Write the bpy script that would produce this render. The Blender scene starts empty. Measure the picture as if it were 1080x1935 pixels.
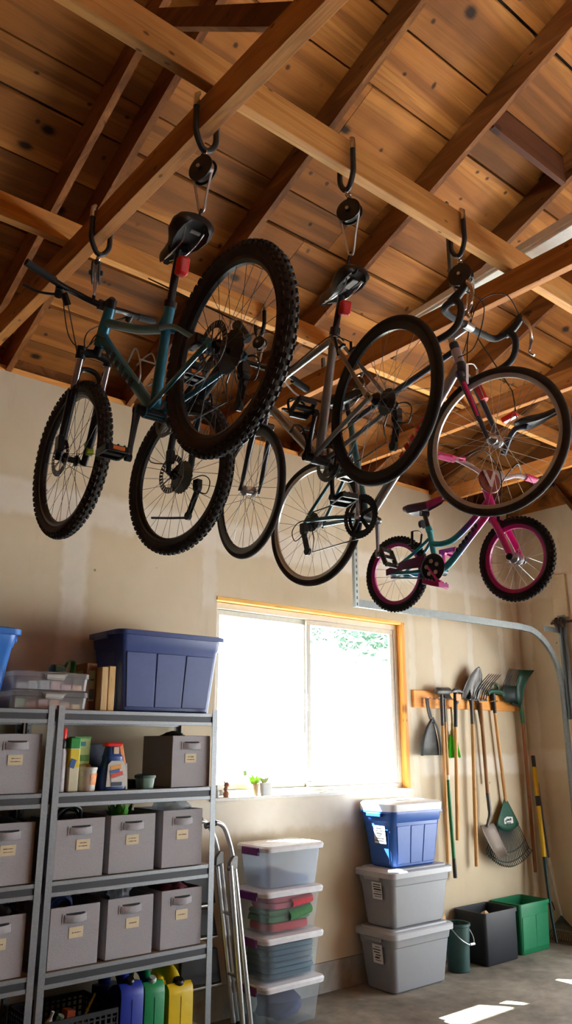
import bpy, math, random
from mathutils import Vector as V, Matrix, noise
random.seed(11)
SC = bpy.context.scene
COL = SC.collection
PI = math.pi
R = math.radians

# ------------------------------------------------------------------ geometry collector
class G:
    def __init__(s):
        s.v = []; s.f = []
    def add(s, vs, fs):
        o = len(s.v)
        s.v += [V(p) for p in vs]
        s.f += [tuple(i + o for i in f) for f in fs]
        return s
    def hexa(s, p):
        return s.add(p, [(0,3,2,1),(4,5,6,7),(0,1,5,4),(1,2,6,5),(2,3,7,6),(3,0,4,7)])
    def box(s, lo, hi):
        a, b = lo, hi
        return s.hexa([(a[0],a[1],a[2]),(b[0],a[1],a[2]),(b[0],b[1],a[2]),(a[0],b[1],a[2]),
                       (a[0],a[1],b[2]),(b[0],a[1],b[2]),(b[0],b[1],b[2]),(a[0],b[1],b[2])])
    def cbox(s, c, d, rot=None):
        c = V(c); pts = []
        for z in (-.5,.5):
            for x, y in ((-.5,-.5),(.5,-.5),(.5,.5),(-.5,.5)):
                p = V((x*d[0], y*d[1], z*d[2]))
                pts.append(c + (rot @ p if rot else p))
        return s.hexa(pts)
    def bar(s, a, b, w, h, up=(0,0,1)):
        a = V(a); b = V(b); t = (b-a).normalized(); up = V(up)
        x = t.cross(up)
        if x.length < 1e-5: x = t.cross(V((0,1,0)))
        x.normalize(); u = x.cross(t)
        q = []
        for p in (a, b):
            q += [p - x*w/2 - u*h/2, p + x*w/2 - u*h/2, p + x*w/2 + u*h/2, p - x*w/2 + u*h/2]
        return s.hexa(q)
    def tube(s, path, r, n=10, closed=False, cap=True, flat=1.0, up=None):
        P = [V(p) for p in path]; N = len(P)
        rr = r if isinstance(r, (list, tuple)) else [r]*N
        T = []
        for i in range(N):
            if closed: t = P[(i+1) % N] - P[i-1]
            else: t = P[min(i+1, N-1)] - P[max(i-1, 0)]
            T.append(t.normalized() if t.length > 1e-9 else V((0,0,1)))
        u = V(up) if up else (V((0,0,1)) if abs(T[0].z) < .9 else V((0,1,0)))
        x = (u - T[0]*u.dot(T[0])).normalized()
        o = len(s.v)
        for i in range(N):
            x = x - T[i]*x.dot(T[i])
            if x.length < 1e-6: x = T[i].orthogonal()
            x.normalize(); y = T[i].cross(x)
            for k in range(n):
                a = 2*PI*k/n
                s.v.append(P[i] + (x*math.cos(a) + y*math.sin(a)*flat)*rr[i])
        M = N if closed else N-1
        for i in range(M):
            j = (i+1) % N
            for k in range(n):
                k2 = (k+1) % n
                s.f.append((o+i*n+k, o+i*n+k2, o+j*n+k2, o+j*n+k))
        if cap and not closed:
            s.f.append(tuple(o+k for k in range(n))[::-1])
            s.f.append(tuple(o+(N-1)*n+k for k in range(n)))
        return s
    def loft(s, rings, cap=(True, True), closed=True):
        o = len(s.v); n = len(rings[0])
        for r in rings: s.v += [V(p) for p in r]
        for i in range(len(rings)-1):
            for k in range(n if closed else n-1):
                k2 = (k+1) % n
                s.f.append((o+i*n+k, o+i*n+k2, o+(i+1)*n+k2, o+(i+1)*n+k))
        if cap[0]: s.f.append(tuple(o+k for k in range(n))[::-1])
        if cap[1]: s.f.append(tuple(o+(len(rings)-1)*n+k for k in range(n)))
        return s
    def lathe(s, prof, o, ax=(0,0,1), n=24, cap=(True, True)):
        ax = V(ax).normalized(); o = V(o)
        x = ax.orthogonal().normalized(); y = ax.cross(x)
        rings = [[o + ax*h + (x*math.cos(2*PI*k/n) + y*math.sin(2*PI*k/n))*max(r, 1e-4) for k in range(n)] for r, h in prof]
        return s.loft(rings, cap)
    def torus(s, c, ax, RR, r, N=40, n=10, ry=None):
        ax = V(ax).normalized(); c = V(c); x = ax.orthogonal().normalized(); y = ax.cross(x)
        ry = ry or r; o = len(s.v)
        for i in range(N):
            e = x*math.cos(2*PI*i/N) + y*math.sin(2*PI*i/N)
            for k in range(n):
                a = 2*PI*k/n
                s.v.append(c + e*(RR + r*math.cos(a)) + ax*ry*math.sin(a))
        for i in range(N):
            j = (i+1) % N
            for k in range(n):
                k2 = (k+1) % n
                s.f.append((o+i*n+k, o+j*n+k, o+j*n+k2, o+i*n+k2))
        return s
    def prism(s, poly, o, ux, uy, t):
        o = V(o); ux = V(ux); uy = V(uy); nrm = ux.cross(uy).normalized()
        a = [o + ux*p[0] + uy*p[1] for p in poly]; b = [p + nrm*t for p in a]
        n = len(a); q = len(s.v); s.v += a + b
        s.f.append(tuple(q+i for i in range(n))[::-1]); s.f.append(tuple(q+n+i for i in range(n)))
        for i in range(n):
            j = (i+1) % n
            s.f.append((q+i, q+j, q+n+j, q+n+i))
        return s
    def ball(s, c, r, n=12, sc=(1,1,1)):
        prof = []
        c = V(c); rings = []
        for i in range(n//2+1):
            a = PI*i/(n//2)
            rr = max(math.sin(a), 1e-3)
            rings.append([(c.x+r*rr*math.cos(2*PI*k/n)*sc[0], c.y+r*rr*math.sin(2*PI*k/n)*sc[1], c.z-r*math.cos(a)*sc[2]) for k in range(n)])
        return s.loft(rings)

def smooth(path, k=5, closed=False):
    P = [V(p) for p in path]; n = len(P); out = []
    rng = range(n if closed else n-1)
    for i in rng:
        if closed: p0, p1, p2, p3 = P[i-1], P[i], P[(i+1) % n], P[(i+2) % n]
        else: p0, p1, p2, p3 = P[max(i-1,0)], P[i], P[i+1], P[min(i+2,n-1)]
        for j in range(k):
            t = j/k
            out.append(.5*((2*p1) + (-p0+p2)*t + (2*p0-5*p1+4*p2-p3)*t*t + (-p0+3*p1-3*p2+p3)*t**3))
    if not closed: out.append(P[-1])
    return out

def rrect(cx, cy, z, w, d, r, k=4):
    pts = []
    for sx, sy, a0 in ((1,1,0),(-1,1,90),(-1,-1,180),(1,-1,270)):
        for i in range(k+1):
            a = R(a0 + 90*i/k)
            pts.append((cx + sx*(w/2-r) + r*math.cos(a), cy + sy*(d/2-r) + r*math.sin(a), z))
    return pts

# ------------------------------------------------------------------ objects
RM = {}
def props(o, label=None, cat=None, group=None, kind=None):
    if label: o['label'] = label
    if cat: o['category'] = cat
    if group: o['group'] = group
    if kind: o['kind'] = kind
    return o
def root(name, label, cat, loc, rz=0.0, group=None):
    o = bpy.data.objects.new(name, None); COL.objects.link(o)
    o.empty_display_size = .1
    o.location = loc; o.rotation_euler = (0, 0, rz)
    RM[o.name] = Matrix.Translation(V(loc)) @ Matrix.Rotation(rz, 4, 'Z')
    return props(o, label, cat, group)
def build(name, g, m, par=None, local=False, bev=0, ang=32, seg=2, label=None, cat=None, group=None, kind=None, solid=0):
    """one mesh object; vertices are given in world space unless local=True (then in the space of the thing's root)"""
    me = bpy.data.meshes.new(name)
    vs = g.v
    if par is not None:
        M = RM[par.name]
        if not local:
            Mi = M.inverted(); vs = [Mi @ v for v in vs]
    else:
        xs = [v.x for v in vs]; ys = [v.y for v in vs]; zs = [v.z for v in vs]
        c = V(((min(xs)+max(xs))/2, (min(ys)+max(ys))/2, min(zs)))
        M = Matrix.Translation(c); vs = [v - c for v in vs]
    me.from_pydata(vs, [], g.f); me.validate()
    import bmesh
    bm = bmesh.new(); bm.from_mesh(me); bmesh.ops.recalc_face_normals(bm, faces=bm.faces); bm.to_mesh(me); bm.free()
    me.materials.append(m)
    if ang:
        me.shade_smooth(); me.set_sharp_from_angle(angle=R(ang))
    o = bpy.data.objects.new(name, me); COL.objects.link(o)
    if par is not None: o.parent = par
    else: o.location = M.translation
    RM[o.name] = M
    if solid:
        md = o.modifiers.new('solid', 'SOLIDIFY'); md.thickness = solid; md.offset = 0
    if bev:
        md = o.modifiers.new('bevel', 'BEVEL'); md.width = bev; md.segments = seg; md.limit_method = 'ANGLE'; md.angle_limit = R(40)
    return props(o, label, cat, group, kind)
def copy_tree(o, loc=None, rz=None, label=None, par=None):
    c = o.copy(); COL.objects.link(c)
    if par is not None: c.parent = par
    if loc is not None: c.location = loc
    if rz is not None: c.rotation_euler = (0, 0, rz)
    if label: c['label'] = label
    RM[c.name] = Matrix.Translation(V(c.location)) @ Matrix.Rotation(c.rotation_euler.z, 4, 'Z')
    for ch in list(o.children): copy_tree(ch, par=c)
    return c

# ------------------------------------------------------------------ materials
class NT:
    def __init__(s, name):
        s.m = bpy.data.materials.new(name); s.m.use_nodes = True
        s.t = s.m.node_tree; s.t.nodes.clear()
        s.out = s.t.nodes.new('ShaderNodeOutputMaterial')
    def n(s, typ, ins=None, **kw):
        x = s.t.nodes.new(typ)
        for k, v in kw.items(): setattr(x, k, v)
        for k, v in (ins or {}).items(): s.set(x.inputs[k], v)
        return x
    def set(s, sock, v):
        if isinstance(v, bpy.types.NodeSocket): s.t.links.new(v, sock)
        elif isinstance(v, (tuple, list)) and sock.type == 'RGBA' and len(v) == 3: sock.default_value = (*v, 1)
        else: sock.default_value = v
    def math(s, op, a, b=0.0, c=0.0):
        x = s.n('ShaderNodeMath', operation=op)
        s.set(x.inputs[0], a); s.set(x.inputs[1], b)
        if len(x.inputs) > 2: s.set(x.inputs[2], c)
        return x.outputs[0]
    def mix(s, f, a, b, mode='MIX'):
        x = s.n('ShaderNodeMix', data_type='RGBA', blend_type=mode)
        s.set(x.inputs[0], f); s.set(x.inputs[6], a); s.set(x.inputs[7], b)
        return x.outputs[2]
    def ramp(s, f, stops, interp='LINEAR'):
        x = s.n('ShaderNodeValToRGB'); s.set(x.inputs[0], f); cr = x.color_ramp; cr.interpolation = interp
        while len(cr.elements) < len(stops): cr.elements.new(.5)
        for e, (p, c) in zip(cr.elements, stops):
            e.position = p; e.color = (*c, 1) if len(c) == 3 else c
        return x.outputs[0]
    def smoothstep(s, v, a, b, lo=0.0, hi=1.0):
        x = s.n('ShaderNodeMapRange', interpolation_type='SMOOTHSTEP')
        s.set(x.inputs[0], v); s.set(x.inputs[1], a); s.set(x.inputs[2], b); s.set(x.inputs[3], lo); s.set(x.inputs[4], hi)
        return x.outputs[0]
    def noise(s, vec, scale=5, detail=4, rough=.5, dist=0.0):
        x = s.n('ShaderNodeTexNoise', {'Scale': scale, 'Detail': detail, 'Roughness': rough, 'Distortion': dist})
        if vec is not None: s.set(x.inputs['Vector'], vec)
        return x.outputs['Fac']
    def mapping(s, vec, scale=(1,1,1), loc=(0,0,0), rot=(0,0,0)):
        x = s.n('ShaderNodeMapping'); s.set(x.inputs['Vector'], vec)
        x.inputs['Scale'].default_value = scale; x.inputs['Rotation'].default_value = rot
        s.set(x.inputs['Location'], loc)
        return x.outputs[0]
    def bsdf(s, col, rough=.5, metal=0.0, bump=None, bstr=.2, bdist=.01, **kw):
        b = s.n('ShaderNodeBsdfPrincipled', {'Base Color': col, 'Roughness': rough, 'Metallic': metal})
        for k, v in kw.items(): s.set(b.inputs[k], v)
        if bump is not None:
            x = s.n('ShaderNodeBump', {'Strength': bstr, 'Distance': bdist, 'Height': bump})
            s.set(b.inputs['Normal'], x.outputs[0])
        s.t.links.new(b.outputs[0], s.out.inputs[0])
        return s.m
def srgb(r, g, b):
    f = lambda c: (c/255/12.92 if c/255 <= .04045 else ((c/255+.055)/1.055)**2.4)
    return (f(r), f(g), f(b))
def mat(name, col, rough=.5, metal=0.0, var=.12, scale=30, bump=0, **kw):
    t = NT(name); tc = t.n('ShaderNodeTexCoord').outputs['Object']
    f = t.noise(tc, scale, 3)
    c = t.mix(f, tuple(x*(1-var) for x in col), tuple(min(1, x*(1+var)) for x in col))
    return t.bsdf(c, rough, metal, f if bump else None, bump, .004, **kw)

def wood(name, dark, mid, light, axis='X', rough=.65, knots=.9, islands=False, ringscale=1.0, spec=.25):
    t = NT(name)
    pos = t.n('ShaderNodeTexCoord').outputs['Object']
    oi = t.n('ShaderNodeObjectInfo').outputs['Random']
    rnd = t.n('ShaderNodeNewGeometry').outputs['Random Per Island'] if islands else oi
    off = t.n('ShaderNodeCombineXYZ', {0: t.math('MULTIPLY', rnd, 37.0), 1: t.math('MULTIPLY', rnd, 17.0), 2: t.math('MULTIPLY', oi, 11.0)}).outputs[0]
    al, ac = .55, 7.0
    sc = {'X': (al, ac, ac), 'Y': (ac, al, ac), 'Z': (ac, ac, al)}[axis]
    v = t.mapping(pos, tuple(k*ringscale for k in sc), off)
    n1 = t.noise(v, 1.0, 5, .55, .9)
    fine = t.noise(t.mapping(pos, {'X': (3, 120, 120), 'Y': (120, 3, 120), 'Z': (120, 120, 3)}[axis], off), 1.0, 3, .6)
    rings = t.math('FRACT', t.math('MULTIPLY', n1, 7.0))
    ringm = t.smoothstep(t.math('ABSOLUTE', t.math('SUBTRACT', rings, .5)), .15, .5)
    base = t.ramp(n1, [(.25, dark), (.5, mid), (.78, light)])
    c = t.mix(t.math('MULTIPLY', ringm, .30), base, dark)
    c = t.mix(t.smoothstep(fine, .45, .8, 0.0, .28), c, tuple(x*.55 for x in dark))
    # knots
    sp = t.n('ShaderNodeSeparateXYZ', {0: pos}).outputs; i, j, k = {'X': (0,1,2), 'Y': (1,0,2), 'Z': (2,0,1)}[axis]
    wob = t.math('MULTIPLY', n1, .05)
    ul = t.math('ADD', t.math('ADD', sp[i], wob), t.math('MULTIPLY', rnd, 9.0)); uc = t.math('ADD', t.math('ADD', sp[j], sp[k]), t.math('ADD', wob, t.math('MULTIPLY', rnd, 5.0)))
    def kvec(a, b): return t.n('ShaderNodeCombineXYZ', {0: t.math('MULTIPLY', ul, a), 1: t.math('MULTIPLY', uc, b)}).outputs[0]
    vo = t.n('ShaderNodeTexVoronoi', {'Vector': kvec(1.7, 4.6), 'Scale': 1.0, 'Randomness': 1.0}, voronoi_dimensions='2D')
    k1 = t.smoothstep(t.math('ADD', vo.outputs['Distance'], t.math('MULTIPLY', t.math('SUBTRACT', fine, .5), .05)), .03, .10, 1.0, 0.0)
    pick = t.smoothstep(t.n('ShaderNodeSeparateColor', {0: vo.outputs['Color']}).outputs[0], .66, .70)
    c = t.mix(t.math('MULTIPLY', t.math('MULTIPLY', k1, pick), knots), c, tuple(x*.22 for x in dark))
    v2 = t.n('ShaderNodeTexVoronoi', {'Vector': kvec(4.5, 8.0), 'Scale': 1.0, 'Randomness': 1.0}, voronoi_dimensions='2D')
    k2 = t.math('MULTIPLY', t.smoothstep(v2.outputs['Distance'], .03, .085, .85, 0.0), t.smoothstep(t.n('ShaderNodeSeparateColor', {0: v2.outputs['Color']}).outputs[1], .62, .68))
    c = t.mix(t.math('MULTIPLY', k2, knots), c, tuple(x*.18 for x in dark))
    # stains and board to board difference
    st = t.noise(t.mapping(pos, (1.3, 1.3, 1.3), off), 1.3, 3)
    c = t.mix(t.smoothstep(st, .5, .8, 0.0, .45), c, tuple(x*.55 for x in dark))
    br = t.math('ADD', .78, t.math('MULTIPLY', rnd, .42))
    c = t.mix(1.0, c, t.n('ShaderNodeCombineColor', {0: br, 1: br, 2: br}).outputs[0], 'MULTIPLY')
    m = t.bsdf(c, rough, 0, t.math('ADD', fine, t.math('MULTIPLY', ringm, .5)), .25, .003)
    for nd in t.t.nodes:
        if nd.type == 'BSDF_PRINCIPLED': nd.inputs['Specular IOR Level'].default_value = spec
    return m

def clearplastic(name, tint, op, rough=.25):
    t = NT(name)
    tr = t.n('ShaderNodeBsdfTransparent', {'Color': tint})
    df = t.n('ShaderNodeBsdfDiffuse', {'Color': (.80, .84, .88)})
    tl = t.n('ShaderNodeBsdfTranslucent', {'Color': (.85, .9, .95)})
    gl = t.n('ShaderNodeBsdfGlossy', {'Roughness': rough})
    a = t.n('ShaderNodeMixShader', {0: .5, 1: df.outputs[0], 2: tl.outputs[0]})
    b = t.n('ShaderNodeMixShader', {0: op, 1: tr.outputs[0], 2: a.outputs[0]})
    fr = t.n('ShaderNodeFresnel', {'IOR': 1.45})
    fm = t.math('MULTIPLY', fr.outputs[0], t.math('MULTIPLY', .8, t.math('SUBTRACT', 1.0, t.n('ShaderNodeNewGeometry').outputs['Backfacing'])))
    c = t.n('ShaderNodeMixShader', {0: fm, 1: b.outputs[0], 2: gl.outputs[0]})
    t.t.links.new(c.outputs[0], t.out.inputs[0])
    return t.m

BLACK = mat('black_metal', (.012,.012,.014), .35, .3)
PLAST = mat('black_plastic', (.012,.012,.013), .5)
RUBBER = mat('tyre_rubber', (.020,.019,.019), .8, var=.35, scale=60)
RUBBERG = mat('dusty_tyre_rubber', (.042,.039,.036), .85, var=.5, scale=25)
GRIP = mat('grip_rubber', (.02,.022,.024), .75)
CHROME = mat('chrome', (.72,.72,.73), .18, 1.0)
STEEL = mat('brushed_steel', (.55,.55,.56), .38, 1.0, var=.2)
DSTEEL = mat('dark_steel', (.12,.115,.11), .4, .9, var=.3)
SPOKE = mat('spoke_steel', (.30,.30,.30), .35, .9)
SPOKEB = mat('black_spoke_steel', (.06,.06,.06), .4, .7)
SPOKEL = mat('bright_spoke_steel', (.75,.74,.72), .3, .8)
RED = mat('red_plastic', (.75,.02,.02), .3)
WHITE = mat('white_plastic', (.80,.80,.78), .4)
LID = mat('white_lid_plastic', (.82,.83,.84), .4)
GALV = mat('galvanised_steel', (.17,.185,.185), .45, .6, var=.3, scale=45)
CABLE = mat('black_cable', (.01,.01,.01), .5)
STICK = mat('paper_sticker', (.72,.72,.70), .6)
INK = mat('printed_ink', (.03,.03,.035), .6)
SKY, SUN, DOOR, EXPO = 6.0, 100.0, 0, 0.18
# ------------------------------------------------------------------ setting
XR, YW, ZE, SLP = 7.30, 4.91, 4.17, .4245      # right wall, window wall, eave height, roof slope
XL, YF = -.75, -1.7  # unseen room ends, pulled in so the rafters' left sides get less light
def zb(y): return ZE + (YW - y)*SLP              # underside of the rafters
RD = .20                                         # rafter depth

def drywall(name, bands):
    t = NT(name); pos = t.n('ShaderNodeNewGeometry').outputs['Position']
    s = t.n('ShaderNodeSeparateXYZ', {0: pos}); ax = {'x': s.outputs[0], 'y': s.outputs[1], 'z': s.outputs[2]}
    big = t.noise(pos, 1.1, 4, .6); mid = t.noise(pos, 7, 4, .6); fine = t.noise(pos, 60, 3)
    c = t.ramp(big, [(.3, srgb(196,179,148)), (.55, srgb(207,192,164)), (.75, srgb(214,201,177))])
    wob = t.math('MULTIPLY', t.math('SUBTRACT', mid, .5), .10)
    for a, ctr, hw, b0, b1, amt in bands:
        d = t.math('ABSOLUTE', t.math('SUBTRACT', t.math('ADD', ax[a], wob), ctr))
        m = t.smoothstep(d, hw*.6, hw*1.15, amt, 0.0)
        if b0 is not None:
            o = ax['z'] if a != 'z' else (ax['x'])
            m = t.math('MULTIPLY', m, t.smoothstep(o, b0, b0+.12)); m = t.math('MULTIPLY', m, t.smoothstep(o, b1-.12, b1, 1.0, 0.0))
        m = t.math('MULTIPLY', m, t.math('ADD', .55, t.math('MULTIPLY', mid, .7)))
        c = t.mix(m, c, srgb(232,226,212))
    vo = t.n('ShaderNodeTexVoronoi', {'Vector': pos, 'Scale': 2.6, 'Randomness': 1.0})
    pk = t.smoothstep(t.n('ShaderNodeSeparateColor', {0: vo.outputs['Color']}).outputs[1], .55, .6)
    c = t.mix(t.math('MULTIPLY', t.smoothstep(vo.outputs['Distance'], .018, .032, .75, 0.0), pk), c, srgb(96,76,55))
    dirt = t.noise(t.mapping(pos, (2, 2, .5)), 3, 5, .65)
    c = t.mix(t.smoothstep(dirt, .55, .85, 0.0, .28), c, srgb(150,128,100))
    m = t.bsdf(c, .85, 0, t.math('ADD', fine, mid), .12, .004)
    return m
BACKWALL = drywall('drywall_window_side', [
    ('z', 3.33, .13, None, None, .75), ('x', 2.24, .10, 1.2, 3.3, .75), ('x', 3.33, .06, 2.7, 3.4, .6),
    ('x', 5.93, .055, 2.1, 4.0, .6), ('x', 6.45, .045, 2.1, 4.0, .6), ('x', 6.96, .045, 2.1, 4.0, .55), ('z', 1.58, .10, 5.6, 7.4, .7),
    ('z', 1.27, .14, 3.0, 5.6, .9), ('x', 7.24, .05, 0, 4, .5), ('x', 5.58, .05, 1.2, 3.0, .4), ('x', 1.3, .07, .5, 4, .6), ('x', 4.6, .06, 2.9, 4.1, .3)])
SIDEWALL = drywall('drywall_side', [('y', 4.82, .07, 0, 4.2, .5), ('z', 1.62, .11, None, None, .5), ('z', 3.33, .12, None, None, .4), ('y', 4.4, .06, 1.0, 4, .3), ('y', 3.2, .07, 0, 4.2, .5), ('y', 2, .07, 0, 4.2, .5)])

def concrete(name, c1, c2, c3):
    t = NT(name); pos = t.n('ShaderNodeNewGeometry').outputs['Position']
    a = t.noise(pos, 1.4, 6, .65, .4); b = t.noise(pos, 9, 5, .6); f = t.noise(pos, 90, 3)
    c = t.ramp(t.math('ADD', t.math('MULTIPLY', a, .7), t.math('MULTIPLY', b, .3)), [(.32, c1), (.5, c2), (.68, c3)])
    c = t.mix(t.smoothstep(f, .6, .8, 0, .3), c, c1)
    return t.bsdf(c, .8, 0, t.math('ADD', b, f), .2, .004)
FLOORM = concrete('concrete_floor', srgb(82,75,65), srgb(126,118,105), srgb(160,152,138))
CURBM = concrete('concrete_stem_wall', srgb(130,128,122), srgb(186,184,176), srgb(214,212,206))
OUTM = concrete('outdoor_paving', (.60,.61,.61), (.68,.69,.69), (.74,.75,.75))

DECK = wood('roof_deck_pine', srgb(88,50,18), srgb(158,98,40), srgb(200,138,68), 'X', .6, 1.0, True, .55)
RAFT = wood('rafter_fir', srgb(78,42,18), srgb(122,74,34), srgb(164,112,60), 'Y', .6, .8)
DARKW = wood('dark_fir', srgb(52,26,12), srgb(74,38,18), srgb(96,52,26), 'X', .6, .8)  # dark tone lets the unseen walls swallow fill light; blocking board shares it
BEAM = wood('tie_beam_fir', srgb(188,118,54), srgb(230,166,92), srgb(246,196,126), 'X', .55, .9)
JOIST = wood('joist_fir', srgb(140,82,34), srgb(190,124,60), srgb(220,158,88), 'Y', .6, .8)
FRAMEW = wood('window_framing_pine', srgb(196,116,40), srgb(228,156,72), srgb(244,190,112), 'Z', .55, .8)
FRAMEX = wood('window_head_pine', srgb(206,150,70), srgb(236,190,108), srgb(250,220,150), 'X', .55, .4)
RACKW = wood('tool_rack_board_pine', srgb(186,112,44), srgb(222,150,72), srgb(240,180,100), 'X', .55, .7)
ASH = wood('ash_handle', srgb(168,118,66), srgb(204,156,98), srgb(224,182,126), 'Z', .5, .3)
ASHD = wood('weathered_handle', srgb(110,74,44), srgb(146,104,66), srgb(176,134,92), 'Z', .6, .4)
BROWNH = wood('brown_handle', srgb(104,62,32), srgb(146,92,52), srgb(170,114,68), 'Z', .45, .4)

def punched(name, col, cx, cy, pitch, hz, hx):
    """galvanised strip with a row of punched dark slots up its middle"""
    t = NT(name); p = t.n('ShaderNodeSeparateXYZ', {0: t.n('ShaderNodeNewGeometry').outputs['Position']}).outputs
    dx = t.math('ABSOLUTE', t.math('SUBTRACT', p[0], cx))
    dz = t.math('ABSOLUTE', t.math('SUBTRACT', t.math('MULTIPLY', t.math('FRACT', t.math('DIVIDE', p[2], pitch)), pitch), pitch/2))
    m = t.math('MULTIPLY', t.math('LESS_THAN', dx, hx), t.math('LESS_THAN', dz, hz))
    return t.bsdf(t.mix(m, col, (.015,.015,.016)), .45, t.math('SUBTRACT', .8, t.math('MULTIPLY', m, .8)))
def S(name, g, m, label, cat, **kw):
    return build(name, g, m, label=label, cat=cat, kind='structure', **kw)

S('ground_outside', G().box((-25,-25,-.14),(45,40,-.04)), OUTM, 'pale paved ground outside the garage', 'ground', ang=0)
S('floor', G().box((XL,YF,-.12),(XR+.14,YW+.14,0)), FLOORM, 'stained grey concrete garage floor', 'floor', ang=0)
# window wall with its opening
WX0, WX1, WZ0, WZ1 = 3.40, 5.475, 1.39, 2.84
g = G()
g.box((XL,YW,.208),(WX0,YW+.14,ZE)); g.box((WX1,YW,.208),(XR+.14,YW+.14,ZE))
g.box((WX0,YW,.208),(WX1,YW+.14,WZ0)); g.box((WX0,YW,WZ1),(WX1,YW+.14,ZE))
S('wall_back', g, BACKWALL, 'beige taped drywall wall around the wide window', 'wall', ang=0)
S('baseboard_back', G().box((XL,YW+.006,0),(XR,YW+.14,.202)), CURBM, 'bare concrete stem wall along the foot of the window wall', 'stem wall', ang=0)
g = G().box((XR,4.0,0),(XR+.14,YW+.14,ZE)).box((XR,-1.2,2.75),(XR+.14,4.0,ZE)).box((XR,YF,0),(XR+.14,-1.2,ZE))
S('wall_right', g, SIDEWALL, 'beige drywall wall beside the garage door opening', 'wall', ang=0)
S('wall_left', G().box((XL-.14,YF,0),(XL,YW+.14,ZE)), DARKW, 'unseen wooden wall at the left end, kept dark to cut fill light', 'wall', ang=0)
S('wall_front', G().box((XL,YF-.14,0),(XR,YF,ZE)), DARKW, 'unseen wooden wall behind the viewer, kept dark to cut fill light', 'wall', ang=0)
YR = 1.15; ZRg = zb(YR)+RD
for nm, x in (('wall_right_gable', XR), ('wall_left_gable', XL-.14)):
    poly = [(YW+.14, ZE), (YW+.14, zb(YW+.14)+RD), (YR, ZRg), (YF, zb(YR)+RD-(YR-YF)*SLP), (YF, ZE)]
    S(nm, G().prism(poly, (x,0,0), (0,1,0), (0,0,1), .14), DECK, 'dark board gable above the %s wall' % ('right' if x > 0 else 'left'), 'gable wall', ang=0)
# roof deck of wide planks
g = G()
def plank(y0, y1, sgn=1):
    def z(y): return (zb(y) if sgn > 0 else zb(YR) - (YR - y)*SLP) + RD
    t = .022
    j = random.uniform(-.003,.003)
    x = XL-.3
    while x < XR+.4:
        x2 = min(x + random.uniform(2.4,4.6), XR+.4)
        g.hexa([(x,y0,z(y0)+j),(x2-.004,y0,z(y0)+j),(x2-.004,y1,z(y1)+j),(x,y1,z(y1)+j),
                (x,y0,z(y0)+t),(x2-.004,y0,z(y0)+t),(x2-.004,y1,z(y1)+t),(x,y1,z(y1)+t)])
        x = x2
y = 6.20  # eave run out unseen past the wall to keep sun off the upper window
while y > YR+.02:
    w = random.choice((.30,.36,.36,.40,.22)); y0 = max(y-w, YR); plank(y0+random.choice((.010,.014,.022)), y, 1); y = y0
y = YR
while y > YF-.3:
    w = random.choice((.30,.36,.40)); plank(y-w+.012, y, -1); y -= w
S('ceiling', g, DECK, 'wide stained pine boards of the roof deck overhead', 'roof deck', ang=0)
felt = mat('roofing_felt', (.02,.016,.013), .9)
g = G()
for (ya, yb_) in ((YR, 6.25), (YF-.35, YR)):
    za = zb(YR)+RD; 
    z_ = lambda y: (zb(y) if y >= YR else zb(YR)-(YR-y)*SLP)+RD+.024
    g.hexa([(XL-.35,ya,z_(ya)),(XR+.45,ya,z_(ya)),(XR+.45,yb_,z_(yb_)),(XL-.35,yb_,z_(yb_)),
            (XL-.35,ya,z_(ya)+.02),(XR+.45,ya,z_(ya)+.02),(XR+.45,yb_,z_(yb_)+.02),(XL-.35,yb_,z_(yb_)+.02)])
S('ceiling_underlay', g, felt, 'dark roofing felt above the gaps between roof boards', 'roofing', ang=0)
# rafters
RX = [-.32,.55,1.435,1.66,2.56,3.42,4.235,5.10,5.96,6.82]
for x in RX:
    g = G()
    y0, y1, h = YR, 6.15, .019
    g.hexa([(x-h,y0,zb(y0)),(x+h,y0,zb(y0)),(x+h,y1,zb(y1)),(x-h,y1,zb(y1)),
            (x-h,y0,zb(y0)+RD-.006),(x+h,y0,zb(y0)+RD-.006),(x+h,y1,zb(y1)+RD-.006),(x-h,y1,zb(y1)+RD-.006)])
    yf = YF-.2; zf = zb(YR)-(YR-yf)*SLP
    g.hexa([(x-h,yf,zf),(x+h,yf,zf),(x+h,y0,zb(y0)),(x-h,y0,zb(y0)),
            (x-h,yf,zf+RD-.006),(x+h,yf,zf+RD-.006),(x+h,y0,zb(y0)+RD-.006),(x-h,y0,zb(y0)+RD-.006)])
    S('rafter', g, RAFT, 'sloping roof rafter under the pine roof deck', 'rafter', ang=0, group='roof rafters')
# top plate and eave blocking
S('trim_1', G().box((XL,YW-.002,ZE),(XR,YW+.14,ZE+.038)), BEAM, 'wooden top plate on the window wall', 'top plate', ang=0)
S('trim_2', G().box((XL,YW+.10,ZE+.038),(XR,YW+.14,ZE+RD+.0)), RAFT, 'wooden blocking between rafter ends above the window wall', 'blocking', ang=0)
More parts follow.
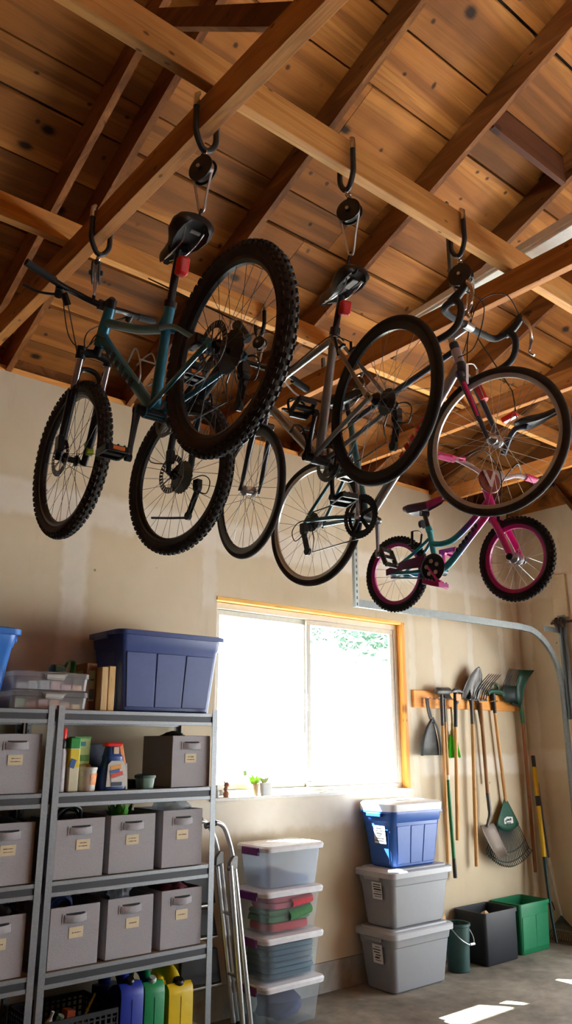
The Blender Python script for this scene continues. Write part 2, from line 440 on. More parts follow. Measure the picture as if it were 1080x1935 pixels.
# ceiling joists (bottom chords) and the two long tie beams
for x0, x1, lab in ((1.36,1.42,'ceiling joist over the teal mountain bike carrying two hoist hooks'),(3.285,3.335,'ceiling joist just below the long white light'),
                    (4.56,4.61,'ceiling joist seen through the big front wheel of the drop bar bike'),(5.98,6.03,'far right ceiling joist near the corner'),(-.1,-.05,'leftmost ceiling joist, away from the bikes')):
    S('ceiling_joist', G().box((x0,YF,4.065),(x1,YW-.004,4.203)), JOIST, lab, 'joist', bev=.003, group='ceiling joists')
S('ceiling_beam', G().box((XL,2.072,4.205),(XR-.005,2.122,4.362)), BEAM, 'long bright timber tie beam carrying the silver bike, crossing nearest overhead', 'beam', bev=.003)
S('ceiling_beam', G().box((XL,3.36,4.205),(XR-.005,3.41,4.335)), BEAM, 'second long timber tie beam farther back, nearer the window wall', 'beam', bev=.003)
S('ceiling_blocking', G().box((3.440,2.20,zb(2.235)),(4.215,2.236,zb(2.2)+RD-.01)), DARKW, 'dark blocking board between two rafters at upper right', 'blocking', ang=0)  # darker timber tone than the rafters beside it
for a_, b_, lab in (((7.275,4.40,4.55),(7.275,4.10,4.06),'slanted brace on the right gable above the corner'),((7.275,4.80,4.20),(7.275,3.4,4.78),'sloping edge board along the right gable')):
    S('gable_brace', G().bar(a_, b_, .04, .07, up=(1,0,0)), RAFT, lab, 'brace', ang=0)
g = G().bar((1.391,2.66,5.05),(1.391,1.60,4.155),.085,.042,up=(1,0,0))
S('truss_web', g, RAFT, 'slanted truss brace between joist and rafter at the top edge', 'brace', bev=.003)
# window
FR = mat('window_vinyl', (.60,.57,.50), .35)
def glass():
    t = NT('window_glass')
    tr = t.n('ShaderNodeBsdfTransparent', {'Color': (.94,.97,.96)}); gl = t.n('ShaderNodeBsdfGlossy', {'Roughness': .02})
    fr = t.n('ShaderNodeFresnel', {'IOR': 1.5})
    bf = t.n('ShaderNodeNewGeometry').outputs['Backfacing']
    m = t.n('ShaderNodeMixShader', {0: t.math('MULTIPLY', fr.outputs[0], t.math('SUBTRACT', 1.0, bf)), 1: tr.outputs[0], 2: gl.outputs[0]})
    t.t.links.new(m.outputs[0], t.out.inputs[0]); return t.m
GLASS = glass()
w = root('window_1', 'wide white sliding window full of glaring daylight', 'window', (4.44,4.99,WZ0)); w['kind'] = 'structure'
g = G(); y0, y1 = 4.965, 5.035
g.box((WX0+.01,y0,WZ0+.02),(WX1-.03,y1,WZ0+.055)); g.box((WX0+.01,y0,WZ1-.07),(WX1-.03,y1,WZ1-.022))
g.box((WX0+.01,y0,WZ0+.055),(WX0+.05,y1,WZ1-.07)); g.box((WX1-.075,y0,WZ0+.055),(WX1-.03,y1,WZ1-.07))
build('window_frame', g, FR, w, bev=.004)
def sash(x0, x1, ya, yb_, nm):
    f = .042; z0, z1 = WZ0+.056, WZ1-.071
    g = G().box((x0,ya,z0),(x1,yb_,z0+f)).box((x0,ya,z1-f),(x1,yb_,z1)).box((x0,ya,z0+f),(x0+f,yb_,z1-f)).box((x1-f,ya,z0+f),(x1,yb_,z1-f))
    s = build('sash', g, FR, w, bev=.004)
    build('pane', G().box((x0+f-.005,(ya+yb_)/2-.003,z0+f-.005),(x1-f+.005,(ya+yb_)/2+.003,z1-f+.005)), GLASS, s, ang=0)
    return s
sash(WX0+.052, 4.395, 5.002, 5.03, 'a')
s2 = sash(4.355, WX1-.077, 4.97, 4.998, 'b')
build('latch', G().box((4.345,4.955,2.03),(4.36,4.97,2.16)).box((4.336,4.952,2.07),(4.346,4.968,2.12)), WHITE, w, bev=.003)
S('trim_3', G().box((WX1-.028,YW-.006,WZ0),(WX1+.012,YW+.13,WZ1)), FRAMEW, 'orange pine framing on the right side of the window opening', 'window trim', bev=.002)
S('trim_4', G().box((WX0,YW-.006,WZ1-.02),(WX1-.03,YW+.13,WZ1+.01)), FRAMEX, 'pale pine head board above the window', 'window trim', bev=.002)
S('trim_5', G().box((WX0-.02,YW-.012,WZ0-.012),(WX1+.03,YW+.13,WZ0+.012)), mat('white_sill_paint', (.78,.76,.70), .5), 'white painted window sill', 'window sill', bev=.003)
# tree outside, seen through the upper right of the glass
LEAF = mat('tree_leaves', (.10,.17,.12), .8, var=.5, scale=3)
BARK = mat('tree_bark', (.12,.08,.05), .9, var=.4)
t_ = root('tree', 'leafy green tree outside, showing through the upper right window pane', 'tree', (17.5,13.5,-.04))
build('trunk', G().tube(smooth([(17.5,13.5,-.04),(17.4,13.4,2.5),(16.2,13.2,4.4),(14.2,13.0,4.6)],4), [.22,.2,.19,.18,.17,.16,.15,.14,.12,.1,.08,.06,.05], 8), BARK, t_)
g = G()
for i in range(3400):
    a = random.random()
    c = V((11.75+5.6*a, 13+random.uniform(-1.0,1.0), 4.35+.5*a+random.gauss(0,.36)+.16*math.sin(14*a)))
    d = V((random.uniform(-1,1),random.uniform(-1,1),random.uniform(-1,1))).normalized(); e = d.orthogonal().normalized()
    l = random.uniform(.07,.15)
    g.add([c-d*l, c+e*l*.45, c+d*l, c-e*l*.45], [(0,1,2,3)])
build('leaves', g, LEAF, t_, ang=0)
# strip light
l = root('strip_light', 'long white strip light fixture lying above the tie beams', 'light fixture', (3.58,2.8,4.37))
A_, B_ = V((3.705,4.18,4.395)), V((3.455,1.2,4.42))
build('housing', G().bar(A_+V((0,0,.035)), B_+V((0,0,.035)), .12, .05), mat('white_enamel', (.76,.79,.74), .4), l, bev=.006)
build('diffuser', G().bar(A_+V((0,-.02,.0)), B_+V((0,.02,.0)), .10, .02), mat('milky_diffuser', (.80,.83,.76), .5), l, bev=.006)
for f in (.06,.5,.94):
    p = A_.lerp(B_, f)
    build('hanger', G().box((p.x-.01,p.y-.012,p.z+.06),(p.x+.01,p.y+.012,zb(p.y)+.02)), GALV, l)
# garage door track
tr = root('garage_door_track', 'galvanised garage door rail running over the window and curving down by the right wall', 'door track', (5.6,4.4,2.83))
path = [(4.37,4.4,2.835),(5.4,4.4,2.84),(6.55,4.4,2.845)]
for i in range(1,10):
    a = R(90*i/9); path.append((6.62+.58*math.sin(a), 4.4, 2.845-.58*(1-math.cos(a))))
path += [(7.2,4.4,1.6),(7.2,4.4,.02)]
g = G()
P = [V(p) for p in path]; rings = []
for i, p in enumerate(P):
    t0 = (P[min(i+1,len(P)-1)] - P[max(i-1,0)]).normalized(); u = V((0,1,0)).cross(t0).normalized()
    w_, h_ = .014, .030
    rings.append([p+V((0,-w_,0))+u*h_, p+V((0,-w_,0))-u*h_, p+V((0,w_,0))-u*h_, p+V((0,w_,0))-u*(h_-.004), p+V((0,-w_+.004,0))-u*(h_-.004), p+V((0,-w_+.004,0))+u*(h_-.004), p+V((0,w_,0))+u*(h_-.004), p+V((0,w_,0))+u*h_])
g.loft(rings)
build('rail', g, GALV, tr, ang=25)
g = G().box((4.352,4.385,2.80),(4.39,4.389,zb(4.39)+.03)).box((4.352,4.389,2.80),(4.356,4.415,zb(4.39)+.03))
build('perforated_hanger', g, punched('punched_angle_iron', (.30,.32,.315), 4.372, 4.385, .05, .012, .007), tr)
g = G().box((7.215,4.375,2.0),(7.26,4.379,3.0)).box((7.256,4.33,2.0),(7.26,4.42,3.02)).box((6.95,4.392,2.84),(7.26,4.397,2.89))
build('bracket', g, GALV, tr)
S('trim_6', G().box((XR-.035,4.30,3.0),(XR,4.46,3.44)), mat('painted_pad_board', srgb(198,178,146), .7), 'painted pad board on the right wall above the rail end', 'pad board', bev=.003)
sp = root('door_spring_bearing', 'rusty spring drum and bearing at the rail corner on the right wall', 'spring bearing', (7.24,4.36,2.93))
RUST = mat('rusty_steel', (.07,.045,.035), .55, .7, var=.4)
build('drum', G().lathe([(.05,0),(.055,.01),(.04,.02),(.04,.05),(.055,.06),(.05,.07)], (7.2,4.40,2.94), (0,-1,0), 20), RUST, sp)
build('shaft', G().tube([(7.2,4.46,2.94),(7.2,4.02,2.94)], .012, 10), RUST, sp)
build('cable_end', G().tube([(7.2,4.39,2.98),(7.12,4.39,2.95),(7.1,4.39,2.93)], .006, 6), RUST, sp)
# ------------------------------------------------------------------ bicycles (local frame: x forward, y to the rider's left, z up, origin at the rear hub)
RIMB = mat('black_rim', (.012,.012,.013), .35, .2)
RIMS = mat('grey_rim', (.10,.095,.09), .4, .6)
RIML = mat('silver_rim', (.58,.55,.50), .35, .8)
PINK = mat('magenta_paint', srgb(226,44,150), .35)
DPINK = mat('dark_magenta_rim', srgb(186,40,130), .4)
HOT = mat('hot_pink_grip', srgb(236,58,140), .5)
TEAL = mat('teal_frame_paint', srgb(46,124,152), .28, .15, var=.2, scale=8)
TEALK = mat('bright_teal_paint', srgb(24,150,160), .3)
GREYF = mat('raw_silver_frame', (.30,.29,.28), .28, .85, var=.15)
SILVF = mat('polished_silver_frame', (.50,.50,.50), .25, .85)
SLATE = mat('slate_blue_paint', srgb(62,72,92), .35, .2)
GTEAL = mat('grey_teal_paint', srgb(74,122,132), .3, .3)
ORANGE = mat('orange_reflector', srgb(206,104,30), .3)
YELL = mat('lime_decal', srgb(190,214,60), .5)
SKIN = {}

def wheel(b, cx, cz, RO, rt, rim, tyre, spoke, nsp=32, steer=0, knob=0, rimr=None, hubw=.05, disc=None, cass=0, rimw=None, hubm=None, ks=1.0):
    """rim (the part) with tyre, spokes, hub ... as sub-parts"""
    M = Matrix.Translation((cx,0,cz)) @ Matrix.Rotation(steer, 4, 'Z')
    def fin(name, g, m, par, **kw):
        g.v = [M @ v for v in g.v]
        return build(name, g, m, par, local=True, **kw)
    rc = RO - rt
    ri = rc - rt*.75
    rh = rimr or .024
    w2 = rimw or rt*.62
    prof = [(ri+.004, w2), (ri-rh*.5, w2*.95), (ri-rh, w2*.45), (ri-rh, -w2*.45), (ri-rh*.5, -w2*.95), (ri+.004, -w2), (ri-.004, -w2*.6), (ri-.004, w2*.6)]
    N = 64; g = G()
    rings = [[(r*math.cos(2*PI*i/N), y, r*math.sin(2*PI*i/N)) for r, y in prof] for i in range(N+1)]
    g.loft(rings, (False, False))
    wp = fin('wheel', g, rim, b)
    g = G().torus((0,0,0), (0,1,0), rc, rt, 72, 14)
    if knob:
        for k in range(knob):
            for row, ph in enumerate((-66, -36, 0, 36, 66)):
                a = 2*PI*(k + (.5 if row % 2 else 0))/knob
                e = V((math.cos(a),0,math.sin(a))); t = V((-math.sin(a),0,math.cos(a))); y = V((0,1,0))
                p = R(ph); nrm = e*math.cos(p) + y*math.sin(p); s = nrm.cross(t)
                c = e*rc + nrm*(rt+.002)
                L = 2*PI*rc/knob*.30; W = rt*.19; H = .0048*ks
                pts = []
                for hh, sc in ((-.003,1), (H,.8)):
                    for sx, sy in ((-1,-1),(1,-1),(1,1),(-1,1)): pts.append(c + t*L*sx*sc + s*W*sy*sc + nrm*hh)
                g.hexa(pts)
    fin('tyre', g, tyre, wp)
    g = G(); rs = ri-rh
    for k in range(nsp):
        a = 2*PI*k/nsp; sd = 1 if k % 2 else -1
        off = R(58)*(1 if (k//2) % 2 else -1)
        fl = .024
        g.tube([(fl*math.cos(a+off), sd*hubw*.55, fl*math.sin(a+off)), (rs*math.cos(a), sd*.002, rs*math.sin(a))], .0012, 4, cap=False)
    fin('spokes', g, spoke, wp)
    h = hubw
    g = G().lathe([(.007,-h*1.25),(.007,-h),(.012,-h*.95),(.027,-h*.6),(.027,-h*.5),(.014,-h*.42),(.014,h*.42),(.027,h*.5),(.027,h*.6),(.012,h*.95),(.007,h),(.007,h*1.25)], (0,0,0), (0,1,0), 16)
    fin('hub', g, hubm or BLACK, wp)
    if disc:
        y, r = disc; g = G()
        n = 30
        for i in range(n):
            a0, a1 = 2*PI*i/n, 2*PI*(i+.72)/n
            for (r0, r1) in ((r*.72, r),):
                q = []
                for yy in (y-.0011, y+.0011):
                    q += [(r0*math.cos(a0),yy,r0*math.sin(a0)),(r1*math.cos(a0+.03),yy,r1*math.sin(a0+.03)),(r1*math.cos(a1+.03),yy,r1*math.sin(a1+.03)),(r0*math.cos(a1),yy,r0*math.sin(a1))]
                g.hexa(q)
        g.torus((0,y,0), (0,1,0), r*.985, .002, 36, 5); g.torus((0,y,0), (0,1,0), r*.72, .002, 36, 5)
        for i in range(6):
            a = 2*PI*i/6; g.bar((.02*math.cos(a),y,.02*math.sin(a)), (r*.72*math.cos(a+.5),y,r*.72*math.sin(a+.5)), .007, .002, up=(0,1,0))
        fin('brake_rotor', g, DSTEEL, wp)
    if cass:
        g = G()
        for i in range(8):
            r = cass*(1-.085*i); y = -.018 - .0042*i; n = 22; pts = []
            for k in range(n*2): 
                rr = r if k % 2 else r*.93
                pts.append((rr*math.cos(PI*k/n), rr*math.sin(PI*k/n)))
            g.prism(pts, (0,y,0), (1,0,0), (0,0,1), .0018)
        g.lathe([(.016,-.055),(.016,-.01)], (0,0,0), (0,1,0), 12)
        fin('cassette', g, DSTEEL, wp, ang=20)
    return wp

def saddle(b, rear, nose, hw, mtl, tip=None, rails=True, thick=.045):
    """rear and nose are (x, z); underside carries two chrome rails"""
    rx, rz = rear; nx, nz = nose; L = nx - rx; rings = []
    for t, w, h in ((0,.55,.45),(.06,.88,.8),(.18,1,1),(.34,.9,1),(.48,.62,.95),(.62,.40,.85),(.8,.29,.8),(.93,.25,.7),(1,.14,.4)):
        x = rx + L*t; z = rz + (nz-rz)*t - .010*math.sin(PI*t)
        W = hw*w; H = thick*h
        ring = []
        for k in range(16):
            a = 2*PI*k/16; c, s_ = math.cos(a), math.sin(a)
            ring.append((x, W*c, z + (H*.55*s_ if s_ > 0 else H*(.8 if abs(c) > .6 else .35)*s_)))
        rings.append(ring)
    sd = build('saddle', G().loft(rings), mtl, b, local=True, ang=50)
    if rails:
        g = G()
        for y in (-.024,.024):
            g.tube(smooth([(rx+L*.12,y*1.7,rz-.03),(rx+L*.26,y*1.2,rz+(nz-rz)*.3-.058),(rx+L*.55,y,rz+(nz-rz)*.5-.058),(rx+L*.84,y*.5,nz-.026)],5), .0038, 7)
        build('rail', g, CHROME, sd, local=True)
    if tip:
        g = G().loft([[ (p[0]*1.0, p[1]*1.04, p[2]+.001) for p in r] for r in rings[5:]])
        build('nose_cover', g, tip, sd, local=True, ang=50)
    return sd

def pedal(par, c, m, sx=.045, sy=.042, cage=True, tilt=0.0, refl=None):
    x, y, z = c; g = G()
    rt = Matrix.Rotation(tilt, 3, 'Y')
    P = lambda a: V((x,y,z)) + rt @ V(a)
    for s_ in (-1,1):
        g.bar(P((sx*s_,-sy,0)), P((sx*s_,sy,0)), .012, .024)
        g.bar(P((-sx,sy*s_,0)), P((sx,sy*s_,0)), .011, .024)
    g.bar(P((0,-sy,0)), P((0,sy,0)), .026, .018)
    for k in range(6):
        g.cbox(P((sx*(1 if k % 2 else -1), (-.6+.6*(k//2))*sy, .014)), (.006,.008,.008))
    p = build('pedal', g, m, par, local=True, bev=.002)
    if refl:
        build('reflector', G().cbox(P((-sx-.007,0,0)), (.006,sy*1.1,.014)).cbox(P((0,0,.016)), (sx*1.1,sy*.9,.006)), refl, p, local=True, bev=.001)
    return p

def crankset(b, bb, ring_r, ring_y, left_end, right_end, arm_m, ring_m, pedal_m, yl=.085, ring_holes=5, rings=2, pl=None, prr=None, refl=None):
    g = G(); n = 40
    for q in range(rings):
        r = ring_r*(1-.2*q); y = ring_y + .008*q
        rr_in = r*.78; N = 80
        ring = []
        for i in range(N):
            a = 2*PI*i/N; ro = r if i % 2 else r*.965
            ring.append([(bb[0]+ro*math.cos(a), y-.0018, bb[1]+ro*math.sin(a)), (bb[0]+ro*math.cos(a), y+.0018, bb[1]+ro*math.sin(a)),
                         (bb[0]+rr_in*math.cos(a), y+.0018, bb[1]+rr_in*math.sin(a)), (bb[0]+rr_in*math.cos(a), y-.0018, bb[1]+rr_in*math.sin(a))])
        g.loft(ring + [ring[0]], (False, False))
    for k in range(ring_holes):
        a = 2*PI*k/ring_holes + .3
        g.bar((bb[0],ring_y-.004,bb[1]), (bb[0]+ring_r*.82*math.cos(a),ring_y,bb[1]+ring_r*.82*math.sin(a)), .022, .007, up=(0,1,0))
    g.lathe([(.03,ring_y-.01),(.03,ring_y+.012)], (bb[0],0,bb[1]), (0,1,0), 16)
    cs = build('chainring', g, ring_m, b, local=True, ang=25)
    for sgn, e, pc in ((1, left_end, pl), (-1, right_end, prr)):
        if e is None: continue
        y0 = yl*.8*sgn; y1 = yl*1.05*sgn
        g = G()
        p0 = V((bb[0], y0, bb[1])); p1 = V((e[0], y1, e[1]))
        g.tube([p0, p0.lerp(p1,.3), p0.lerp(p1,.75), p1], [.019,.014,.011,.013], 10, flat=.62, up=(0,1,0))
        g.lathe([(.02,-.012),(.02,.012)], p0, (0,1,0), 14); g.lathe([(.015,-.009),(.015,.012)], p1, (0,1,0), 14)
        arm = build('crank_arm', g, arm_m, b, local=True)
        if pc is not None:
            pedal(b, (e[0]+pc[0], y1 + .058*sgn, e[1]+pc[1]), pedal_m, tilt=pc[2] if len(pc) > 2 else 0, refl=refl)
    build('bottom_bracket', G().lathe([(.022,-.07),(.022,-.04),(.026,-.038),(.026,.038),(.022,.04),(.022,.07)], (bb[0],0,bb[1]), (0,1,0), 16), BLACK, b, local=True)
    return cs

def chain(b, bb, rr, y, hub, cr, low):
    g = G()
    a = V((bb[0], y, bb[1])); h = V((hub[0], y, hub[1]))
    g.tube([a+V((.0,0,rr)), h+V((0,0,cr))], .0035, 6)
    g.tube([h+V((cr*.6,0,-cr*.4)), V((low[0]+.012, y, low[1]+.07)), V((low[0], y, low[1])), a+V((0,0,-rr))], .0035, 6)
    build('chain', g, DSTEEL, b, local=True)
def derailleur(b, top, bot, y=-.085, loop=True):
    g = G(); t = V((top[0],y,top[1])); o = V((bot[0],y,bot[1]))
    g.cbox(t+V((0,0,.02)), (.035,.03,.045)); g.lathe([(.02,-.012),(.02,.012)], t, (0,1,0), 14)
    for dy in (-.012,.004): g.bar(t+V((0,dy,0)), o+V((0,dy,0)), .022, .003, up=(0,1,0))
    g.lathe([(.021,-.012),(.021,.004)], o, (0,1,0), 14); g.lathe([(.016,-.01),(.016,.002)], t.lerp(o,.25), (0,1,0), 12)
    d = build('derailleur', g, BLACK, b, local=True)
    if loop: build('cable_loop', G().tube(smooth([t+V((.1,.02,.03)),t+V((-.02,0,.06)),t+V((-.09,0,.02)),t+V((-.07,0,-.04)),t+V((-.01,0,-.02))],6), .0028, 6), CABLE, d, local=True)
    return d
def tubes(b, name, L, m, n=12):
    g = G()
    for path, r, *fl in L: g.tube(path, r, n, flat=fl[0] if fl else 1.0, up=fl[1] if len(fl) > 1 else None)
    return build(name, g, m, b, local=True)
def cables(b, L, r=.0028):
    g = G()
    for p in L: g.tube(smooth(p,6), r, 6)
    return build('brake_cable', g, CABLE, b, local=True)
def vbrake(b, c, m=BLACK):
    x, z = c; g = G()
    for s_ in (-1,1):
        g.bar((x,.034*s_,z-.05), (x+.012,.042*s_,z+.045), .012, .010)
        g.cbox((x-.012,.028*s_,z-.01), (.05,.012,.012))
    g.tube(smooth([(x+.012,-.042,z+.045),(x+.02,0,z+.055),(x+.012,.042,z+.045)],4), .003, 6)
    return build('brake', g, m, b, local=True)
def both(f): return [f(1), f(-1)]

# ---------- teal hardtail, nearest on the left
b = root('mountain_bike', 'teal mountain bike with knobby black tyres hanging nearest the left, saddle on a hoist', 'bicycle', (1.375,1.968,3.042), R(87.58))
wheel(b, 0, 0, .368, .029, RIMB, RUBBERG, SPOKEB, knob=70, disc=(.052,.085), cass=.082, hubw=.06)
wheel(b, 1.303, -.012, .366, .029, RIMB, RUBBERG, SPOKEB, knob=70, disc=(.050,.090), steer=R(2), hubw=.05)
fr = tubes(b, 'frame', [
    ([(.405,0,.364),(.435,0,.25),(.5,0,-.06)], [.021,.019,.022]),
    ([(.972,0,.615),(1.064,0,.462)], [.026,.028]),
    (smooth([(1.0,0,.555),(.86,0,.475),(.64,0,.36),(.425,0,.268)],4), .020, .8),
    (smooth([(1.035,0,.50),(.99,0,.45),(.80,0,.255),(.51,0,-.035)],4), [.026]*12+[.03], .85),
    ([(.50,0,.29),(.412,0,.34)], [.012,.017]),
    *both(lambda s: (smooth([(.44,.016*s,.27),(.28,.05*s,.195),(.08,.066*s,.05),(.0,.070*s,.012)],4), .0095)),
    *both(lambda s: (smooth([(.49,.03*s,-.05),(.3,.05*s,-.035),(.06,.068*s,-.006),(0,.070*s,0)],4), .012, .7)),
    ([(.5,-.042,-.06),(.5,.042,-.06)], .026),
    *both(lambda s: ([(.02,.070*s,.025),(-.012,.072*s,-.012)], .013, .4)),
], TEAL)
g = G()
for k in range(6):
    t = .20 + .095*k
    p = V((1.0,0,.46)).lerp(V((.51,0,-.035)), t)
    d = (V((.51,0,-.035))-V((1.0,0,.46))).normalized(); u = V((0,1,0)).cross(d)
    for q in ((.010,.034,.0),(-.010,.030,.0)) if k % 2 else ((0,.036,0),):
        c = p + u*q[0] + V((0,.0235,0))
        g.add([c-d*.019-u*.012, c+d*.012-u*.014, c+d*.019+u*.012, c-d*.010+u*.014, c-d*.019-u*.012+V((0,.004,0)), c+d*.012-u*.014+V((0,.004,0)), c+d*.019+u*.012+V((0,.004,0)), c-d*.010+u*.014+V((0,.004,0))],
              [(0,1,2,3),(7,6,5,4),(0,4,5,1),(1,5,6,2),(2,6,7,3),(3,7,4,0)])
build('lettering', g, PLAST, fr, local=True, label='black block lettering on the down tube', ang=0)
fk = tubes(b, 'fork', [
    *both(lambda s: ([(1.165,.066*s,.265),(1.235,.066*s,.09),(1.296,.062*s,-.03)], [.022,.020,.016])),
    (smooth([(1.15,.066,.26),(1.165,.04,.372),(1.165,-.04,.372),(1.15,-.066,.26)],5), .013),
    ([(1.104,.078,.425),(1.096,0,.437),(1.104,-.078,.425)], .021),
    *both(lambda s: ([(1.097,.066*s,.455),(1.115,.066*s,.40)], .023)),
    ([(1.065,0,.46),(1.09,0,.43)], .02),
], BLACK)
tubes(fk, 'stanchion', [*both(lambda s: ([(1.10,.066*s,.43),(1.175,.066*s,.245)], .0165))], CHROME)
build('decal', G().cbox((1.262,-.068,.045), (.03,.034,.07), Matrix.Rotation(R(24),3,'Y')), YELL, fk, local=True, bev=.004)
build('brake_caliper', G().cbox((1.245,.078,.03), (.05,.03,.075)), BLACK, b, local=True, bev=.006)
build('brake_caliper', G().cbox((.075,.078,.035), (.07,.03,.04)), BLACK, b, local=True, bev=.006)
tubes(b, 'stem', [([(.972,0,.612),(.955,0,.648)], .022), ([(.955,0,.645),(1.035,0,.655)], .019), ([(1.035,-.03,.655),(1.035,.03,.655)], .024)], BLACK)
hb = tubes(b, 'handlebar', [(smooth([(1.0,.36,.705),(1.03,.23,.685),(1.07,.12,.69),(1.045,.05,.662),(1.035,0,.655),(1.045,-.05,.662),(1.085,-.12,.69),(1.10,-.20,.70),(1.10,-.27,.705)],5), .0145)], BLACK)
tubes(hb, 'grip', [([(.992,.385,.708),(1.024,.245,.688)], .0175)], GRIP); tubes(hb, 'grip', [([(1.10,-.20,.70),(1.10,-.29,.708)], .0175)], GRIP)
tubes(hb, 'brake_lever', [([(1.035,.215,.672),(1.075,.205,.65)], .018), (smooth([(1.07,.21,.655),(1.10,.28,.655),(1.095,.36,.662)],4), .006), ([(1.05,.19,.66),(1.07,.16,.62)], .016)], BLACK)
tubes(hb, 'brake_lever', [([(1.09,-.16,.70),(1.13,-.16,.68)], .016), (smooth([(1.125,-.16,.68),(1.15,-.22,.68),(1.14,-.29,.69)],4), .006)], BLACK)
tubes(b, 'seatpost', [([(.412,0,.35),(.353,0,.575)], .0155), ([(.412,0,.352),(.404,0,.375)], .026), ([(.33,-.03,.585),(.38,.03,.585)], .02)], BLACK)
sd = saddle(b, (.205,.632), (.495,.612), .088, mat('black_saddle', (.011,.011,.012), .38), thick=.075)
build('saddle_badge', G().cbox((.235,.0,.588), (.014,.04,.006)), mat('grey_badge', (.14,.14,.14), .5), sd, local=True)
lt = build('tail_light', G().cbox((.325,.0,.49), (.045,.045,.075), Matrix.Rotation(R(-14),3,'Y')), RED, b, local=True, bev=.012, seg=3)
crankset(b, (.5,-.06), .082, -.052, (.508,-.255), (.492,.135), BLACK, DSTEEL, BLACK, rings=1, pl=(.012,.012,0), prr=(0,0,0), refl=ORANGE)
chain(b, (.5,-.06), .08, -.05, (0,0), .06, (.06,-.15)); derailleur(b, (.02,-.06), (.05,-.16))
build('bottle_cage', G().tube(smooth([(.71,.02,.235),(.62,.035,.255),(.575,.035,.19),(.56,.035,.12),(.6,.02,.10)],5), .0035, 7).tube(smooth([(.71,-.02,.235),(.62,-.035,.255),(.575,-.035,.19),(.56,-.035,.12),(.6,-.02,.10)],5), .0035, 7).tube([(.575,.035,.19),(.575,-.035,.19)], .0035, 7), STEEL, b, local=True)
cables(b, [[(1.06,.19,.65),(1.16,.11,.52),(1.09,.06,.44),(1.04,.03,.5),(.95,.025,.45)], [(1.06,.17,.64),(1.2,.07,.55),(1.16,.06,.43),(1.13,.06,.36),(1.22,.075,.06)],
           [(1.11,-.15,.69),(1.19,.0,.60),(1.13,.04,.47),(1.03,.03,.48)], [(1.11,-.15,.69),(1.16,-.02,.56),(1.10,-.03,.46)]])
# ---------- dark mountain bike behind it: rear end down, frame running up behind the teal bike's wheel
b = root('mountain_bike', 'dark mountain bike hanging behind the teal one, mostly its knobby rear wheel showing', 'bicycle', (1.92,3.12,3.016), R(96))
wheel(b, 0, 0, .380, .029, RIMB, RUBBERG, SPOKEB, knob=70, disc=(.045,.095), cass=.085, hubw=.055)
DARKF = mat('charcoal_frame_paint', srgb(38,44,48), .35, .3)
tubes(b, 'frame', [*both(lambda s: (smooth([(.0,.064*s,0),(-.012,.066*s,.10),(-.045,.062*s,.24),(-.10,.04*s,.36)],4), [.013]*3+[.017]*10)),
    ([(-.10,-.045,.36),(-.10,.045,.36)], .03), ([(-.115,0,.35),(-.45,0,.585)], .027), (smooth([(-.10,0,.37),(-.20,0,.52),(-.43,0,.64)],4), .019), ([(-.40,0,.66),(-.47,0,.56)], .026)], DARKF)
build('brake_caliper', G().cbox((-.02,.07,.075), (.04,.03,.07)), BLACK, b, local=True, bev=.006)
derailleur(b, (-.04,-.05), (.03,-.175)); tubes(b, 'chain', [([(.03,-.085,-.185),(.17,-.08,-.16),(.30,-.07,-.135)], .006)], DSTEEL)
crankset(b, (-.10,.36), .075, -.055, (-.25,.43), (.02,.28), BLACK, DSTEEL, BLACK, rings=1, pl=(-.01,0,0), prr=None)
cables(b, [[(-.08,.06,.0),(-.14,.09,.05),(-.14,.09,.2),(-.10,.05,.36)], [(.02,.07,.05),(.12,.09,.09),(.08,.08,.2),(-.09,.04,.35)]])
tubes(b, 'hanging_cord', [([(-.43,0,.655),(.27,.05,1.187)], .004)], CABLE)

# ---------- silver bike hanging from the near tie beam
b = root('road_bike', 'bare silver bike with thin black tyres hanging mid photo by its saddle', 'bicycle', (2.15,1.985,3.085), R(82.06))
wheel(b, 0, 0, .346, .0165, RIMB, RUBBER, SPOKE, cass=.058, hubw=.06, rimr=.03, rimw=.012)
wheel(b, 1.085, -.085, .343, .0155, RIMB, RUBBER, SPOKE, hubw=.048, rimr=.03, rimw=.012, hubm=STEEL)
tubes(b, 'frame', [([(.318,0,.454),(.456,0,-.105)], [.0185,.021]), ([(.872,0,.44),(.928,0,.262)], .022), ([(.325,0,.425),(.885,0,.408)], .0165), (smooth([(.47,0,-.09),(.845,0,.27),(.91,0,.335)],3), .021),
    *both(lambda s: (smooth([(.315,.015*s,.415),(.25,.03*s,.33),(.02,.066*s,.012)],3), .009)), *both(lambda s: ([(.445,.03*s,-.1),(.25,.05*s,-.055),(0,.066*s,0)], .0105)),
    ([(.456,-.04,-.105),(.456,.04,-.105)], .025), *both(lambda s: ([(.02,.066*s,.02),(-.012,.068*s,-.012)], .012, .4))], GREYF)
tubes(b, 'fork', [([(.928,0,.26),(.938,0,.232)], .02), ([(.938,.05,.225),(.938,-.05,.225)], .017), *both(lambda s: (smooth([(.942,.046*s,.225),(1.0,.05*s,.10),(1.05,.053*s,-.03),(1.085,.054*s,-.085)],4), [.0155]*5+[.013]*4+[.009]*4))], mat('gunmetal_fork', (.10,.10,.105), .3, .8))
tubes(b, 'stem', [([(.872,0,.44),(.85,0,.51)], .018), ([(.85,0,.50),(.965,0,.56)], .017)], BLACK)
hb = tubes(b, 'handlebar', [(smooth([(1.03,-.30,.555),(1.0,-.17,.575),(.965,-.05,.562),(.965,.05,.562),(.985,.17,.58),(1.0,.30,.585)],5), .013)], BLACK)
tubes(hb, 'grip', [([(1.05,-.335,.548),(1.02,-.225,.568)], .02)], GRIP); tubes(hb, 'grip', [([(1.003,.31,.585),(.99,.2,.582)], .018)], GRIP)
